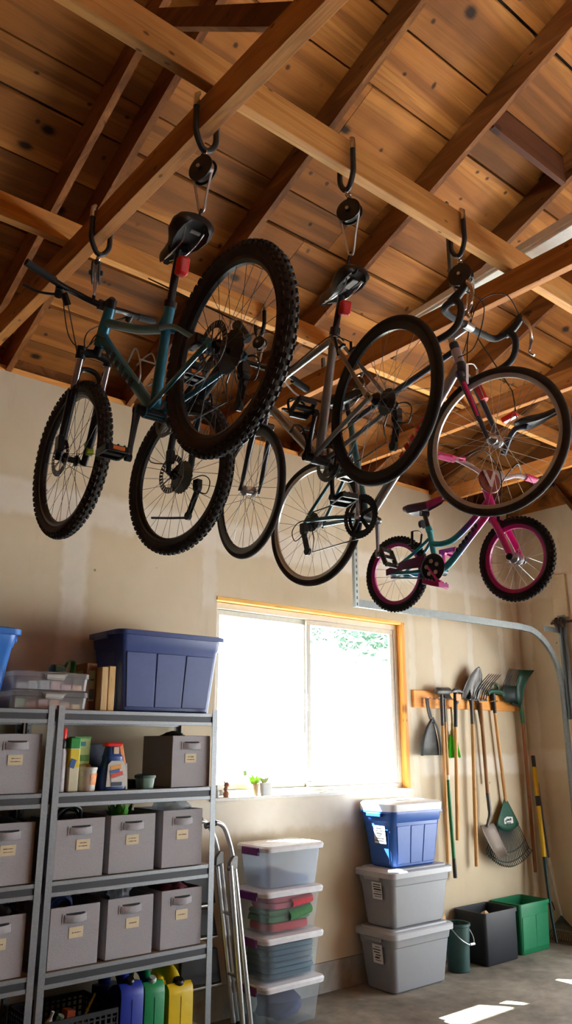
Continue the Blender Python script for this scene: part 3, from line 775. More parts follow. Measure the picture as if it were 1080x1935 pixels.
tubes(hb, 'brake_lever', [([(1.0,-.17,.575),(1.035,-.17,.555)], .014), (smooth([(1.03,-.17,.555),(1.06,-.25,.52),(1.06,-.30,.50)],4), .005)], STEEL)
tubes(hb, 'brake_lever', [([(.99,.15,.58),(1.03,.14,.56)], .014), (smooth([(1.03,.14,.56),(1.05,.22,.55),(1.05,.28,.555)],4), .005)], STEEL)
tubes(b, 'seatpost', [([(.322,0,.44),(.262,0,.61)], .0145), ([(.321,0,.440),(.312,0,.472)], .024)], BLACK)
sd = saddle(b, (.125,.668), (.43,.662), .078, mat('glossy_black_saddle', (.011,.011,.012), .3), thick=.07)
g = G()
for y, w in ((-.04,.022),(0,.03),(.04,.022)): g.cbox((.19,y,.628+abs(y)*.2), (.07,w,.006))
build('saddle_pattern', g, mat('silver_saddle_print', (.5,.5,.46), .4), sd, local=True, bev=.002)
build('tail_light', G().cbox((.238,0,.535), (.04,.05,.065), Matrix.Rotation(R(-18),3,'Y')), RED, b, local=True, bev=.012, seg=3)
crankset(b, (.456,-.105), .095, -.052, (.352,.06), (.477,-.262), BLACK, DSTEEL, BLACK, yl=.082, rings=2, pl=(.01,.012,.5), prr=(-.005,-.002,.2))
pd = min((c for c in b.children if c.name.startswith('pedal')), key=lambda c: c.name)
tubes(pd, 'toe_clip', [(smooth([(.40,.10,.07),(.47,.10,.10),(.50,.14,.105),(.47,.18,.10),(.40,.18,.07)],4), .005), (smooth([(.41,.10,.06),(.42,.10,.12),(.42,.14,.135),(.42,.18,.12),(.41,.18,.06)],4), .006)], BLACK)
chain(b, (.456,-.105), .092, -.05, (0,0), .045, (.05,-.15)); derailleur(b, (.02,-.05), (.052,-.158))
vbrake(b, (.245,.345)); vbrake(b, (.965,.30))
tubes(b, 'bottle_cage', [(smooth([(.50,.03,-.03),(.53,.035,.06),(.60,.035,.10),(.66,.02,.09)],4), .006), (smooth([(.50,-.03,-.03),(.53,-.035,.06),(.60,-.035,.10),(.66,-.02,.09)],4), .006), ([(.53,.035,.06),(.53,-.035,.06)], .005)], BLACK)
cables(b, [[(1.03,-.17,.56),(1.08,-.08,.5),(.99,.03,.42),(.9,.025,.35)], [(1.03,.14,.56),(1.1,.06,.48),(1.0,.03,.38),(.97,.0,.33)], [(.87,.02,.41),(.6,.022,.42),(.32,.022,.43),(.25,.0,.38)]])

# ---------- drop bar bike facing the viewer: silver down tube, teal stays
b = root('drop_bar_bike', 'drop bar bike with red-trimmed silver down tube and teal stays, front wheel toward the viewer', 'bicycle', (2.765,3.085,2.925), R(-87.25))
wheel(b, 0, 0, .347, .0185, RIML, RUBBERG, SPOKE, cass=.055, hubw=.058, rimr=.02, rimw=.011, hubm=STEEL)
wheel(b, 1.146, .145, .346, .0185, RIML, RUBBERG, SPOKEL, steer=R(6), hubw=.048, rimr=.02, rimw=.011, hubm=STEEL)
fr = tubes(b, 'frame', [([(.275,0,.526),(.375,0,-.05)], .0165), *both(lambda s: (smooth([(.31,.015*s,.33),(.24,.03*s,.262),(.02,.062*s,.03)],3), .009)),
    *both(lambda s: ([(.365,.03*s,-.05),(.2,.045*s,-.02),(0,.063*s,0)], .0115)), ([(.385,-.04,-.055),(.385,.04,-.055)], .025), *both(lambda s: ([(.02,.063*s,.022),(-.012,.064*s,-.012)], .013, .4))], GTEAL)
tubes(fr, 'down_tube', [([(.395,0,-.045),(.70,0,.255)], .0235)], SILVF)
tubes(fr, 'down_tube_front', [([(.70,0,.255),(.985,0,.575)], .0235)], mat('white_red_paint', srgb(178,170,172), .3, .2))
g = G(); d = (V((.985,0,.575))-V((.395,0,-.045))).normalized(); u = V((0,-1,0)).cross(d)
for k in range(9):
    c = V((.395,0,-.045)) + d*(.30+.05*k)
    for s_ in (-1,1):
        q = [c + V((0,s_*.0215,0)) - d*.018 - u*.013, c + V((0,s_*.0215,0)) + d*.012 - u*.013, c + V((0,s_*.0215,0)) + d*.018 + u*.011, c + V((0,s_*.0215,0)) - d*.012 + u*.011]
        g.hexa(q + [p + V((0,s_*.0035,0)) for p in q])
build('lettering', g, mat('crimson_lettering', srgb(176,22,48), .4), fr, local=True, label='red lettering along the silver down tube', ang=0)
tubes(fr, 'top_tube', [([(.285,0,.50),(.955,0,.655)], .0155)], SLATE)
tubes(fr, 'head_tube', [([(.962,0,.695),(1.003,0,.54)], .0225)], SLATE)
tubes(fr, 'head_badge', [([(.972,0,.657),(.992,0,.58)], .0235)], mat('white_badge', srgb(196,186,190), .4))
fk = tubes(b, 'fork', [([(1.003,0,.545),(1.012,0,.515)], .021), ([(1.012,.048,.505),(1.012,-.048,.505)], .02), *both(lambda s: ([(1.015,.05*s,.505),(1.09,.056*s,.30),(1.145,.058*s,.145)], [.021,.018,.012], .7))], SLATE)
tubes(fk, 'fork_stripe', [([(1.048,-.0655,.44),(1.112,-.0685,.255)], [.010,.006])], HOT)
tubes(fk, 'fork_stripe', [([(1.04,.050,.47),(1.075,.053,.38)], [.0215,.0205])], RED)
vbrake(b, (1.045,.495), STEEL)
tubes(b, 'stem', [([(.962,0,.695),(.95,0,.735)], .017), ([(.945,0,.728),(1.05,0,.755)], .016), ([(1.05,-.03,.755),(1.05,.03,.755)], .021)], STEEL)
TAPE = mat('black_bar_tape', (.018,.018,.019), .75, var=.3, scale=80)
def drop(s): return smooth([(1.05,0,.755),(1.05,.12*s,.755),(1.065,.205*s,.758),(1.13,.22*s,.765),(1.165,.22*s,.72),(1.145,.225*s,.64),(1.08,.23*s,.605),(.985,.235*s,.60)], 6)
hb = tubes(b, 'handlebar', [(drop(1), .0165), (drop(-1), .0165)], TAPE)
for s_ in (1,-1):
    tubes(hb, 'brake_hood', [(smooth([(1.11,.22*s_,.765),(1.16,.222*s_,.785),(1.195,.222*s_,.815),(1.20,.222*s_,.835)],4), [.02,.021,.022,.022,.021,.02,.02,.019,.018,.018,.017,.016,.014])], PLAST)
    tubes(hb, 'brake_lever', [(smooth([(1.205,.225*s_,.825),(1.235,.235*s_,.77),(1.235,.245*s_,.70),(1.215,.25*s_,.645),(1.235,.255*s_,.62)],4), [.011]*4+[.009]*6+[.006]*7)], CHROME)
crankset(b, (.385,-.055), .115, -.055, (.362,-.225), (.402,.12), SILVF, BLACK, DSTEEL, yl=.088, rings=2, pl=(.02,-.01,1.2), prr=(0,.01,0))
chain(b, (.385,-.055), .11, -.052, (0,0), .04, (.035,-.178)); derailleur(b, (.005,-.065), (.036,-.18))
tubes(b, 'seatpost', [([(.28,0,.50),(.255,0,.61)], .0135)], BLACK)
saddle(b, (.12,.66), (.38,.655), .072, mat('matt_black_saddle', (.014,.014,.015), .5), thick=.06)
cables(b, [[(1.2,-.215,.83),(1.16,-.1,.92),(1.09,.0,.88),(1.03,.02,.70),(1.03,.0,.55)], [(1.2,.215,.83),(1.2,.1,.90),(1.1,.02,.86),(1.0,.03,.66),(.93,.02,.55)], [(1.18,-.2,.80),(1.2,-.09,.76),(1.1,-.03,.62),(1.0,-.025,.60)]])

# ---------- child's bike
b = root('kids_bike', "small child's bike in teal and magenta with pink rims hanging low on the right", 'bicycle', (3.14,2.845,2.655), R(-86.0))
KT = mat('kids_tyre_rubber', (.022,.021,.021), .85, var=.4, scale=40)
wheel(b, 0, 0, .204, .021, DPINK, KT, SPOKEL, nsp=20, knob=56, ks=.4, rimr=.019, hubw=.045, hubm=STEEL)
wheel(b, .719, -.035, .203, .021, DPINK, KT, SPOKEL, nsp=20, knob=56, ks=.4, rimr=.019, hubw=.042, steer=R(-3), hubm=STEEL)
def fade():
    t = NT('teal_to_magenta_paint'); x = t.n('ShaderNodeSeparateXYZ', {0: t.n('ShaderNodeTexCoord').outputs['Object']}).outputs[0]
    c = t.ramp(t.smoothstep(x, .34, .62), [(0, srgb(48,178,190)), (.3, srgb(84,110,176)), (.55, srgb(146,60,158)), (1, srgb(224,44,148))])
    return t.bsdf(c, .3)
FADE = fade()
fr = tubes(b, 'frame', [([(.226,0,.205),(.262,0,-.02)], .0145), ([(.222,0,.215),(.229,0,.19)], .018), (smooth([(.235,0,.125),(.30,0,.112),(.38,0,.125),(.49,0,.195),(.595,0,.285)],5), .0155), (smooth([(.27,0,-.03),(.34,0,.0),(.46,0,.105),(.605,0,.235)],4), .018),
    *both(lambda s: (smooth([(.232,.012*s,.15),(.15,.035*s,.085),(0,.055*s,.002)],3), .0085)), *both(lambda s: ([(.26,.025*s,-.02),(.12,.045*s,-.018),(-.01,.055*s,-.004)], .0095)),
    ([(.262,-.035,-.02),(.262,.035,-.02)], .021), ([(.583,0,.345),(.622,0,.20)], .0195)], FADE)
g = G(); d = (V((.605,0,.235))-V((.34,0,0))).normalized(); u = V((0,-1,0)).cross(d)
for k in range(7):
    c = V((.36,0,.018)) + d*(.06+.026*k) + V((0,-.0165,0)); q = [c-d*.010-u*.009, c+d*.004-u*.010, c+d*.010+u*.009, c-d*.004+u*.010]
    g.hexa(q + [p + V((0,-.004,0)) for p in q])
build('lettering', g, INK, fr, local=True, label='black lettering on the fading down tube', ang=0)
fk = tubes(b, 'fork', [([(.622,0,.20),(.632,0,.172)], .018), ([(.632,.05,.165),(.632,-.05,.165)], .019), *both(lambda s: (smooth([(.636,.046*s,.165),(.672,.05*s,.09),(.719,.052*s,-.03)],3), [.0175,.017,.017,.0165,.016,.015,.014]))], PINK)
g = G()
for s_ in (-1,1): g.lathe([(.016,-.006),(.018,.0),(.016,.006)], (.719,.06*s_,-.035), (0,1,0), 14)
build('axle_nut', g, BLACK, fk, local=True)
vbrake(b, (.655,.165)); vbrake(b, (.135,.155))
crankset(b, (.262,-.02), .058, -.055, (.255,.085), (.325,-.105), PINK, BLACK, DPINK, yl=.075, rings=1, pl=(.008,.012,0), prr=(.02,-.018,.3))
gd = build('chain_guard', G().lathe([(.072,-.066),(.074,-.07),(.062,-.076),(.05,-.074)], (.285,0,-.022), (0,1,0), 32), BLACK, b, local=True)
build('chain_guard_arm', G().prism([(-.02,.016),(.10,.045),(.235,.055),(.24,-.01),(.10,-.002),(-.02,-.018)], (0,-.062,.0), (1,0,0), (0,0,1), .006), mat('purple_guard', srgb(104,30,92), .4, var=.5, scale=60), gd, local=True, bev=.003)
g = G()
for k in range(5):
    a = 2*PI*k/5+.4; g.lathe([(.011,0),(.011,.004)], (.285+.034*math.cos(a),-.0785,-.022+.034*math.sin(a)), (0,1,0), 10)
build('guard_cutouts', g, mat('pale_cutout', (.62,.56,.46), .6), gd, local=True)
tubes(b, 'chain', [([(.262,-.052,.03),(0,-.05,.03)], .004), ([(.262,-.052,-.07),(0,-.05,-.03)], .004)], DSTEEL)
tubes(b, 'seatpost', [([(.226,0,.20),(.20,0,.30)], .0125), ([(.192,-.02,.295),(.212,.02,.295)], .016)], BLACK)
build('seat_reflector', G().lathe([(.024,0),(.022,.016)], (.19,-.0,.24), (-1,0,0), 14), BLACK, b, local=True)
sd = saddle(b, (.085,.335), (.325,.352), .062, mat('kids_saddle_vinyl', srgb(70,38,58), .5, var=.4, scale=30), tip=mat('pink_saddle_nose', srgb(176,40,110), .45, var=.4, scale=40), thick=.05, rails=False)
tubes(b, 'stem', [([(.583,0,.345),(.572,0,.395)], .016), ([(.572,0,.39),(.602,0,.40)], .02)], BLACK)
WPINK = mat('white_handlebar_paint', srgb(222,210,212), .4, var=.2, scale=60)
hb = tubes(b, 'handlebar', [(smooth([(.545,-.30,.452),(.565,-.20,.452),(.592,-.10,.425),(.605,0,.395),(.635,.08,.405),(.665,.15,.43),(.68,.22,.435)],5), .0125)], WPINK)
tubes(hb, 'grip', [([(.535,-.345,.452),(.558,-.23,.452)], .019)], HOT); tubes(hb, 'grip', [([(.682,.22,.435),(.69,.30,.435)], .018)], HOT)
tubes(hb, 'bar_end', [([(.69,.30,.435),(.694,.335,.435)], .014)], WHITE)
tubes(hb, 'brake_lever', [([(.57,-.2,.455),(.60,-.2,.45)], .012), (smooth([(.60,-.2,.45),(.605,-.25,.44),(.595,-.30,.44)],3), .005)], HOT)
tubes(hb, 'handlebar_pad', [([(.60,-.05,.40),(.64,.05,.40)], .034)], WPINK)
pl = build('front_plate', G().lathe([(.062,0),(.064,.004),(.06,.008)], (.64,-.06,.355), (1,-.4,.1), 26), mat('brick_red_plate', srgb(140,58,44), .5), b, local=True)
build('plate_chevron', G().prism([(-.04,.05),(-.025,.055),(.0,.0),(.02,.05),(.035,.045),(.01,-.03),(-.005,-.03)], (.650,-.066,.355), (.37,.93,0), (0,0,1), .004), WPINK, pl, local=True)
cables(b, [[(.60,-.2,.45),(.66,-.12,.50),(.67,-.0,.40),(.655,.0,.22)], [(.68,.18,.44),(.72,.08,.46),(.66,.02,.36),(.60,.02,.25)]], .003)

# ---------- spare saddle hanging far back behind the big front wheel
b = root('spare_saddle', 'dark spare saddle with a red lamp, far back behind the big front wheel', 'bicycle saddle', (3.9,2.5,3.55), R(-80))
tubes(b, 'post', [(smooth([(-.12,0,-.10),(-.07,0,.0),(-.02,0,.045),(.05,0,.03)],4), .018)], SLATE)
saddle(b, (-.02,.06), (.27,.10), .075, mat('worn_black_saddle', (.012,.012,.013), .6), rails=False)
build('tail_lamp', G().cbox((-.06,0,.125), (.10,.045,.035), Matrix.Rotation(R(-15),3,'Y')), RED, b, local=True, bev=.008)
tubes(b, 'hanging_cord', [([(-.01,0,.04),(-.02,-.02,.28),(-.18,-.1,.66)], .004)], CABLE)

# ---------- hoists
def hoist(label, top, hookdir, beam_h, beam_w, pulley, end, face=(-1,0,0), small=True, plen=.055):
    """U hook under a beam (its bottom centre = top), pulley block, link and small hook down to end"""
    t = V(top); b = root('bike_hoist', label, 'pulley hoist', t, 0, 'bike hoists on the beams')
    h = V(hookdir).normalized(); w = beam_w/2 + .017; z = V((0,0,1))
    p = [t - h*w + z*(beam_h*.8), t - h*w + z*.03, t - h*w*.95 - z*.02, t - h*w*.45 - z*.075, t - z*.088, t + h*w*.5 - z*.075, t + h*w - z*.03, t + h*w + z*.04]
    g = G().tube(smooth(p,5), .0125, 10).ball(t + h*w + z*.045, .016)
    hk = build('hook', g, PLAST, b)
    build('hook_tip', G().tube([t - h*w + z*(beam_h*.8-.01), t - h*w + z*(beam_h*.8+.045), t - h*(w-.012) + z*(beam_h*.8+.06)], [.0135,.0115,.008], 10), CHROME, hk)
    pc = V(pulley); f = V(face).normalized()
    s0 = t - z*.088
    build('shackle', G().torus(s0.lerp(pc + z*plen, .5), h, .016, .0045, 16, 7).tube([s0, pc+z*plen], .005, 7), CHROME, b)
    g = G()
    for s_ in (-1,1): g.lathe([(plen*.9,-.004),(plen,-.002),(plen,.002),(plen*.9,.004)], pc + f*.016*s_, f, 24)
    g.lathe([(.012,-.03),(.012,.03)], pc, f, 12); g.tube([pc+z*plen*.6, pc+z*(plen+.012)], .012, 8)
    pk = build('pulley_block', g, PLAST, b)
    build('wheel_sheave', G().lathe([(plen*.8,-.012),(plen*.62,0),(plen*.8,.012)], pc, f, 22), STEEL, pk)
    build('bolt', G().lathe([(.008,-.035),(.008,.035)], pc, f, 10), STEEL, pk)
    e = V(end); q = f.cross(z).normalized()
    l0 = pc - z*plen*.5
    l1 = l0.lerp(e, .62)
    build('rope_loop', G().tube(smooth([l0 + q*plen*.75, l0.lerp(l1,.5) + q*plen*.5, l1 + q*.012, l1 - z*.012, l1 - q*.012, l0.lerp(l1,.5) - q*plen*.45, l0 - q*plen*.75],5), .0052, 7), STEEL, b)
    if small:
        build('small_hook', G().tube(smooth([l1, l1.lerp(e,.3)+q*.012, l1.lerp(e,.75)+q*.014, e + z*.005, e - q*.014, e - q*.026 + z*.018],5), .0058, 8), BLACK, b)
    return b
hoist('hoist with black hook on the left joist holding the teal bike handlebar', (1.39,3.04,4.065), (1,0,0), .13, .06, (1.39,3.06,3.888), (1.37,3.02,3.71), face=(-.85,.5,0))
hoist('hoist with black hook on the left joist holding the teal bike saddle', (1.39,2.16,4.065), (1,0,0), .13, .06, (1.39,2.172,3.895), (1.41,2.20,3.655), face=(-1,-.35,0))
hoist('hoist on the near tie beam holding the silver bike saddle', (2.092,2.097,4.205), (0,1,0), .135, .05, (2.097,2.09,4.0), (2.14,2.13,3.73), face=(-1,-.45,0))
hoist('hoist on the near tie beam holding the drop bar bike by its handlebar', (2.865,2.097,4.205), (0,1,0), .135, .05, (2.86,2.09,3.995), (2.82,2.05,3.70), face=(-1,-.3,0), small=False, plen=.06)
hoist('hoist on the second tie beam holding the silver bike handlebar', (2.61,3.385,4.205), (0,1,0), .10, .05, (2.56,3.32,4.03), (2.30,3.0,3.66), face=(-1,-.4,0), plen=.04)
hoist('hoist on the second tie beam holding the drop bar bike saddle', (3.45,3.385,4.205), (0,1,0), .10, .05, (3.40,3.34,4.03), (2.79,2.83,3.60), face=(-1,-.4,0), plen=.04)
# ------------------------------------------------------------------ steel shelving
SHELF = mat('shelf_galvanised', (.27,.285,.30), .42, .6, var=.22, scale=80)
SHELFD = mat('shelf_dark_channel', (.05,.052,.058), .5, .4)
CHIP = mat('chipboard', srgb(150,124,92), .8, var=.25, scale=60)
ZS = (1.96, 1.51, 1.055, .612, .16)
def shelving(x0, x1, label, group):
    r = root('shelving_unit', label, 'shelving', ((x0+x1)/2, 4.64, 0), 0, group)
    for yy, sy in ((4.40,1),(4.86,-1)):
        for x, sx in ((x0,1),(x1,-1)):
            g = G()
            g.box((min(x,x+.038*sx),yy-.001,0),(max(x,x+.038*sx),yy+.002,1.985)); g.box((min(x,x+.002*sx),min(yy,yy+.03*sy),0),(max(x,x+.002*sx),max(yy,yy+.03*sy),1.985))
            build('post', g, SHELF if sy > 0 else punched('slotted_post', (.20,.205,.21), x+.019*sx, yy, .0435, .010, .0045), r, ang=0)
    for z in ZS:
        g = G()
        for yy, d in ((4.402,1),(4.858,-1)):
            ya, yb_ = (yy, yy+.012) if d > 0 else (yy-.012, yy)
            g.box((x0+.004,ya,z-.075),(x1-.004,yb_,z-.052)); g.box((x0+.004,ya,z-.020),(x1-.004,yb_,z+.002))
        for x in (x0+.002, x1-.014): g.box((x,4.415,z-.06),(x+.012,4.845,z))
        build('rail', g, SHELF, r, bev=.002, ang=0)
        g = G()
        for yy in (4.406, 4.846): g.box((x0+.006,yy,z-.054),(x1-.006,yy+.006,z-.018))
        build('rail_channel', g, SHELFD, r, ang=0)
        build('shelf_board', G().box((x0+.006,4.415,z-.012),(x1-.006,4.845,z)), CHIP, r, ang=0)
    return r
shelving(1.977, 3.075, 'grey steel shelving unit between the left frame edge unit and the window', 'grey steel shelving units')
shelving(.83, 1.955, 'grey steel shelving unit cut off by the left edge of the photo', 'grey steel shelving units')

# ------------------------------------------------------------------ grey fabric bins
FAB = mat('grey_bin_fabric', srgb(170,168,172), .85, var=.12, scale=140, bump=.3)
FABD = mat('dark_bin_lining', srgb(56,55,58), .9)
TAG = mat('cream_label_card', srgb(236,220,182), .6)
def fabric_bin(label, x0, x1, z, h=.30, y0=4.425, d=.36, lines=2, tag=True, seed=0):
    random.seed(seed); w = x1 - x0
    r = root('fabric_bin', label, 'storage bin', ((x0+x1)/2, y0+d/2, z), 0, 'grey fabric bins on the steel shelves')
    t = .006; W, D = w/2, d/2
    outer = [(-W,-D),(W,-D),(W,D),(-W,D)]; inner = [(-W+t,-D+t),(W-t,-D+t),(W-t,D-t),(-W+t,D-t)]
    g = G().loft([[(x,y,0.001) for x, y in outer], [(x*1.004,y*1.004,h*.5) for x, y in outer], [(x,y,h) for x, y in outer], [(x,y,h) for x, y in inner], [(x,y,.012) for x, y in inner]])
    build('body', g, FAB, r, local=True, bev=.003)
    g = G()
    hw, hz = w*.19, h*.80
    g.box((-hw-.022,-D-.0035,hz-.024),(-hw,-D-.0005,hz+.024)); g.box((hw,-D-.0035,hz-.024),(hw+.022,-D-.0005,hz+.024))
    g.tube(smooth([(-hw-.01,-D-.004,hz),(-hw*.4,-D-.016,hz-.003),(hw*.4,-D-.016,hz-.003),(hw+.01,-D-.004,hz)],5), .02, 8, flat=.16, up=(0,0,1))
    build('handle', g, FAB, r, local=True, bev=.001)
    build('handle_slot', G().box((-hw,-D-.0012,hz+.012),(hw,-D-.0003,hz+.026)), FABD, r, local=True, ang=0)
    if tag:
        tx = random.uniform(-.01,.02); tz = h*.56
        tg = build('label_card', G().box((tx-.042,-D-.003,tz-.027),(tx+.042,-D-.0005,tz+.027)), TAG, r, local=True, bev=.001)
        g = G()
        for k in range(lines):
            x = tx-.028 + random.uniform(0,.006); zz = tz + (.008 if lines > 1 else 0) - .016*k
            while x < tx+.024:
                l = random.uniform(.003,.007); hgt = random.uniform(.003,.0065)
                g.box((x,-D-.0036,zz-hgt*.5),(x+l,-D-.0028,zz+hgt*.5)); x += l + random.uniform(.0012,.003)
        build('handwriting', g, mat('brown_ink', srgb(120,84,50), .7), tg, local=True, ang=0)
    return r
fabric_bin('lone grey fabric bin at the right end of the cleaning products shelf', 2.755, 3.040, 1.513, .31, seed=1)
fabric_bin('grey fabric bin with a black looped hose sticking out', 2.025, 2.322, 1.058, .31, seed=2)
fabric_bin('grey fabric bin on the middle shelf with a green leafy top poking out', 2.358, 2.656, 1.058, .315, seed=3)
fabric_bin('grey fabric bin stuffed with a clear plastic bag, nearest the window', 2.708, 2.996, 1.058, .325, lines=1, seed=4)
fabric_bin('grey fabric bin holding navy blue cord on the lower shelf', 2.030, 2.322, .615, .305, lines=1, seed=5)
fabric_bin('grey fabric bin on the lower shelf with clear wrap standing up in it', 2.370, 2.666, .615, .312, lines=1, seed=6)
fabric_bin('grey fabric bin on the lower shelf holding dark red and blue cloth', 2.720, 3.007, .615, .318, lines=1, seed=7)
fabric_bin('grey fabric bin on the cut-off left unit, upper row, with a cream card', 1.618, 1.904, 1.513, .315, seed=8)
fabric_bin('grey fabric bin on the cut-off left unit, middle row, card at the frame edge', 1.612, 1.906, 1.058, .31, seed=9)
fabric_bin('grey fabric bin on the cut-off left unit, bottom of the three rows', 1.600, 1.896, .615, .30, lines=1, seed=10)

def crumple(name, label, cat, c, s, m, seed=0, amp=.35, freq=9.0, group=None, n=20, par=None):
    g = G(); c = V(c); rings = []
    for i in range(n//2+1):
        a = PI*i/(n//2); ring = []
        for k in range(n):
            b_ = 2*PI*k/n; d = V((math.sin(a)*math.cos(b_), math.sin(a)*math.sin(b_), -math.cos(a)))
            q = 1 + amp*noise.noise(d*freq*.25 + V((seed*3.1, seed, 0))) + amp*.6*noise.noise(d*freq*.6 + V((seed, 7, 0)))
            ring.append((c.x + d.x*s[0]*q, c.y + d.y*s[1]*q, c.z + d.z*s[2]*q))
        rings.append(ring)
    g.loft(rings)
    return build(name, g, m, par, label=label, cat=cat, group=group, ang=60)
CLEARB = clearplastic('clear_bag_film', (.92,.96,.99), .5, .1)
# contents of the bins
build('hose_coil', G().tube(smooth([(2.05,4.55,1.33),(2.08,4.50,1.415),(2.13,4.48,1.435),(2.20,4.50,1.41),(2.22,4.55,1.33)],5), .011, 8).tube(smooth([(2.07,4.60,1.33),(2.11,4.54,1.42),(2.17,4.53,1.43),(2.25,4.56,1.33)],5), .010, 8).tube(smooth([(2.10,4.62,1.30),(2.16,4.6,1.40),(2.24,4.57,1.385),(2.27,4.52,1.34)],5), .009, 8), CABLE, label='black looped hose sticking out of a bin on the middle shelf', cat='hose')
crumple('dark_cloth', 'dark cloth filling the bin under the looped hose', 'cloth', (2.18,4.62,1.22), (.11,.13,.07), mat('black_cloth', (.015,.015,.017), .9), 1)
g = G()
random.seed(5)
for k in range(26):
    a = random.uniform(0,2*PI); p = V((2.46+.03*math.cos(a), 4.52+.03*math.sin(a), 1.335)); q = p + V((.06*math.cos(a), .04*math.sin(a), random.uniform(.06,.11)))
    d = (q-p).normalized(); e = d.cross(V((0,0,1))).normalized()*.02
    g.add([p, p.lerp(q,.55)+e, q, p.lerp(q,.55)-e], [(0,1,2,3)])
build('artificial_leaves', g, mat('leaf_green_plastic', srgb(70,140,40), .5, var=.4), label='bright green artificial leaves poking from a middle shelf bin', cat='artificial plant', ang=0)
crumple('black_pouch', 'black pouch behind the green leaves in a middle shelf bin', 'pouch', (2.53,4.62,1.29), (.09,.10,.075), mat('black_nylon', (.012,.013,.014), .5), 2)
crumple('plastic_bag', 'crumpled clear plastic bag bulging from the middle shelf bin next to the window', 'plastic bag', (2.85,4.56,1.395), (.11,.10,.08), CLEARB, 3, .7, 14)
crumple('blue_cloth', 'light blue cloth under the clear bag in the bin next to the window', 'cloth', (2.85,4.62,1.26), (.12,.13,.055), mat('sky_blue_cloth', srgb(120,160,190), .8), 4)
build('cord_coil', G().torus((2.12,4.50,.915), (.3,1,.5), .055, .009, 28, 8).torus((2.13,4.52,.91), (.1,1,.8), .05, .009, 28, 8).torus((2.15,4.54,.905), (-.3,.9,.5), .055, .009, 28, 8), mat('navy_cord', srgb(24,40,84), .5), label='coiled navy blue cord in the first lower shelf bin', cat='cord')
crumple('plastic_wrap', 'crumpled clear wrap standing up in the second lower shelf bin', 'plastic wrap', (2.50,4.53,.955), (.06,.06,.06), CLEARB, 6, .8, 16)
crumple('grey_cloth', 'dark grey cloth under the clear wrap in the second lower shelf bin', 'cloth', (2.52,4.6,.84), (.12,.14,.06), mat('grey_cloth', (.05,.05,.055), .9), 7)
crumple('maroon_cloth', 'maroon and blue patterned cloth heaped in the third lower shelf bin', 'cloth', (2.85,4.58,.93), (.11,.13,.045), mat('maroon_cloth', srgb(90,24,40), .85, var=.7, scale=25), 8)
crumple('navy_cloth', 'navy cloth at the back corner of the third lower shelf bin', 'cloth', (2.94,4.70,.905), (.05,.07,.04), mat('navy_cloth', srgb(36,44,84), .85), 9)
crumple('black_bag', 'black bag on top of the lone bin beside the cleaning products', 'bag', (2.86,4.60,1.815), (.07,.10,.035), PLAST, 10)
crumple('dark_gloves', 'dark gloves in the middle bin of the cut-off left unit', 'gloves', (1.78,4.6,1.34), (.10,.12,.045), mat('dark_leather', (.02,.02,.02), .7), 11)
crumple('brown_rag', 'dark brown rag in the bottom bin of the cut-off left unit', 'rag', (1.80,4.6,.885), (.09,.12,.05), mat('brown_rag', (.05,.035,.03), .9), 12)

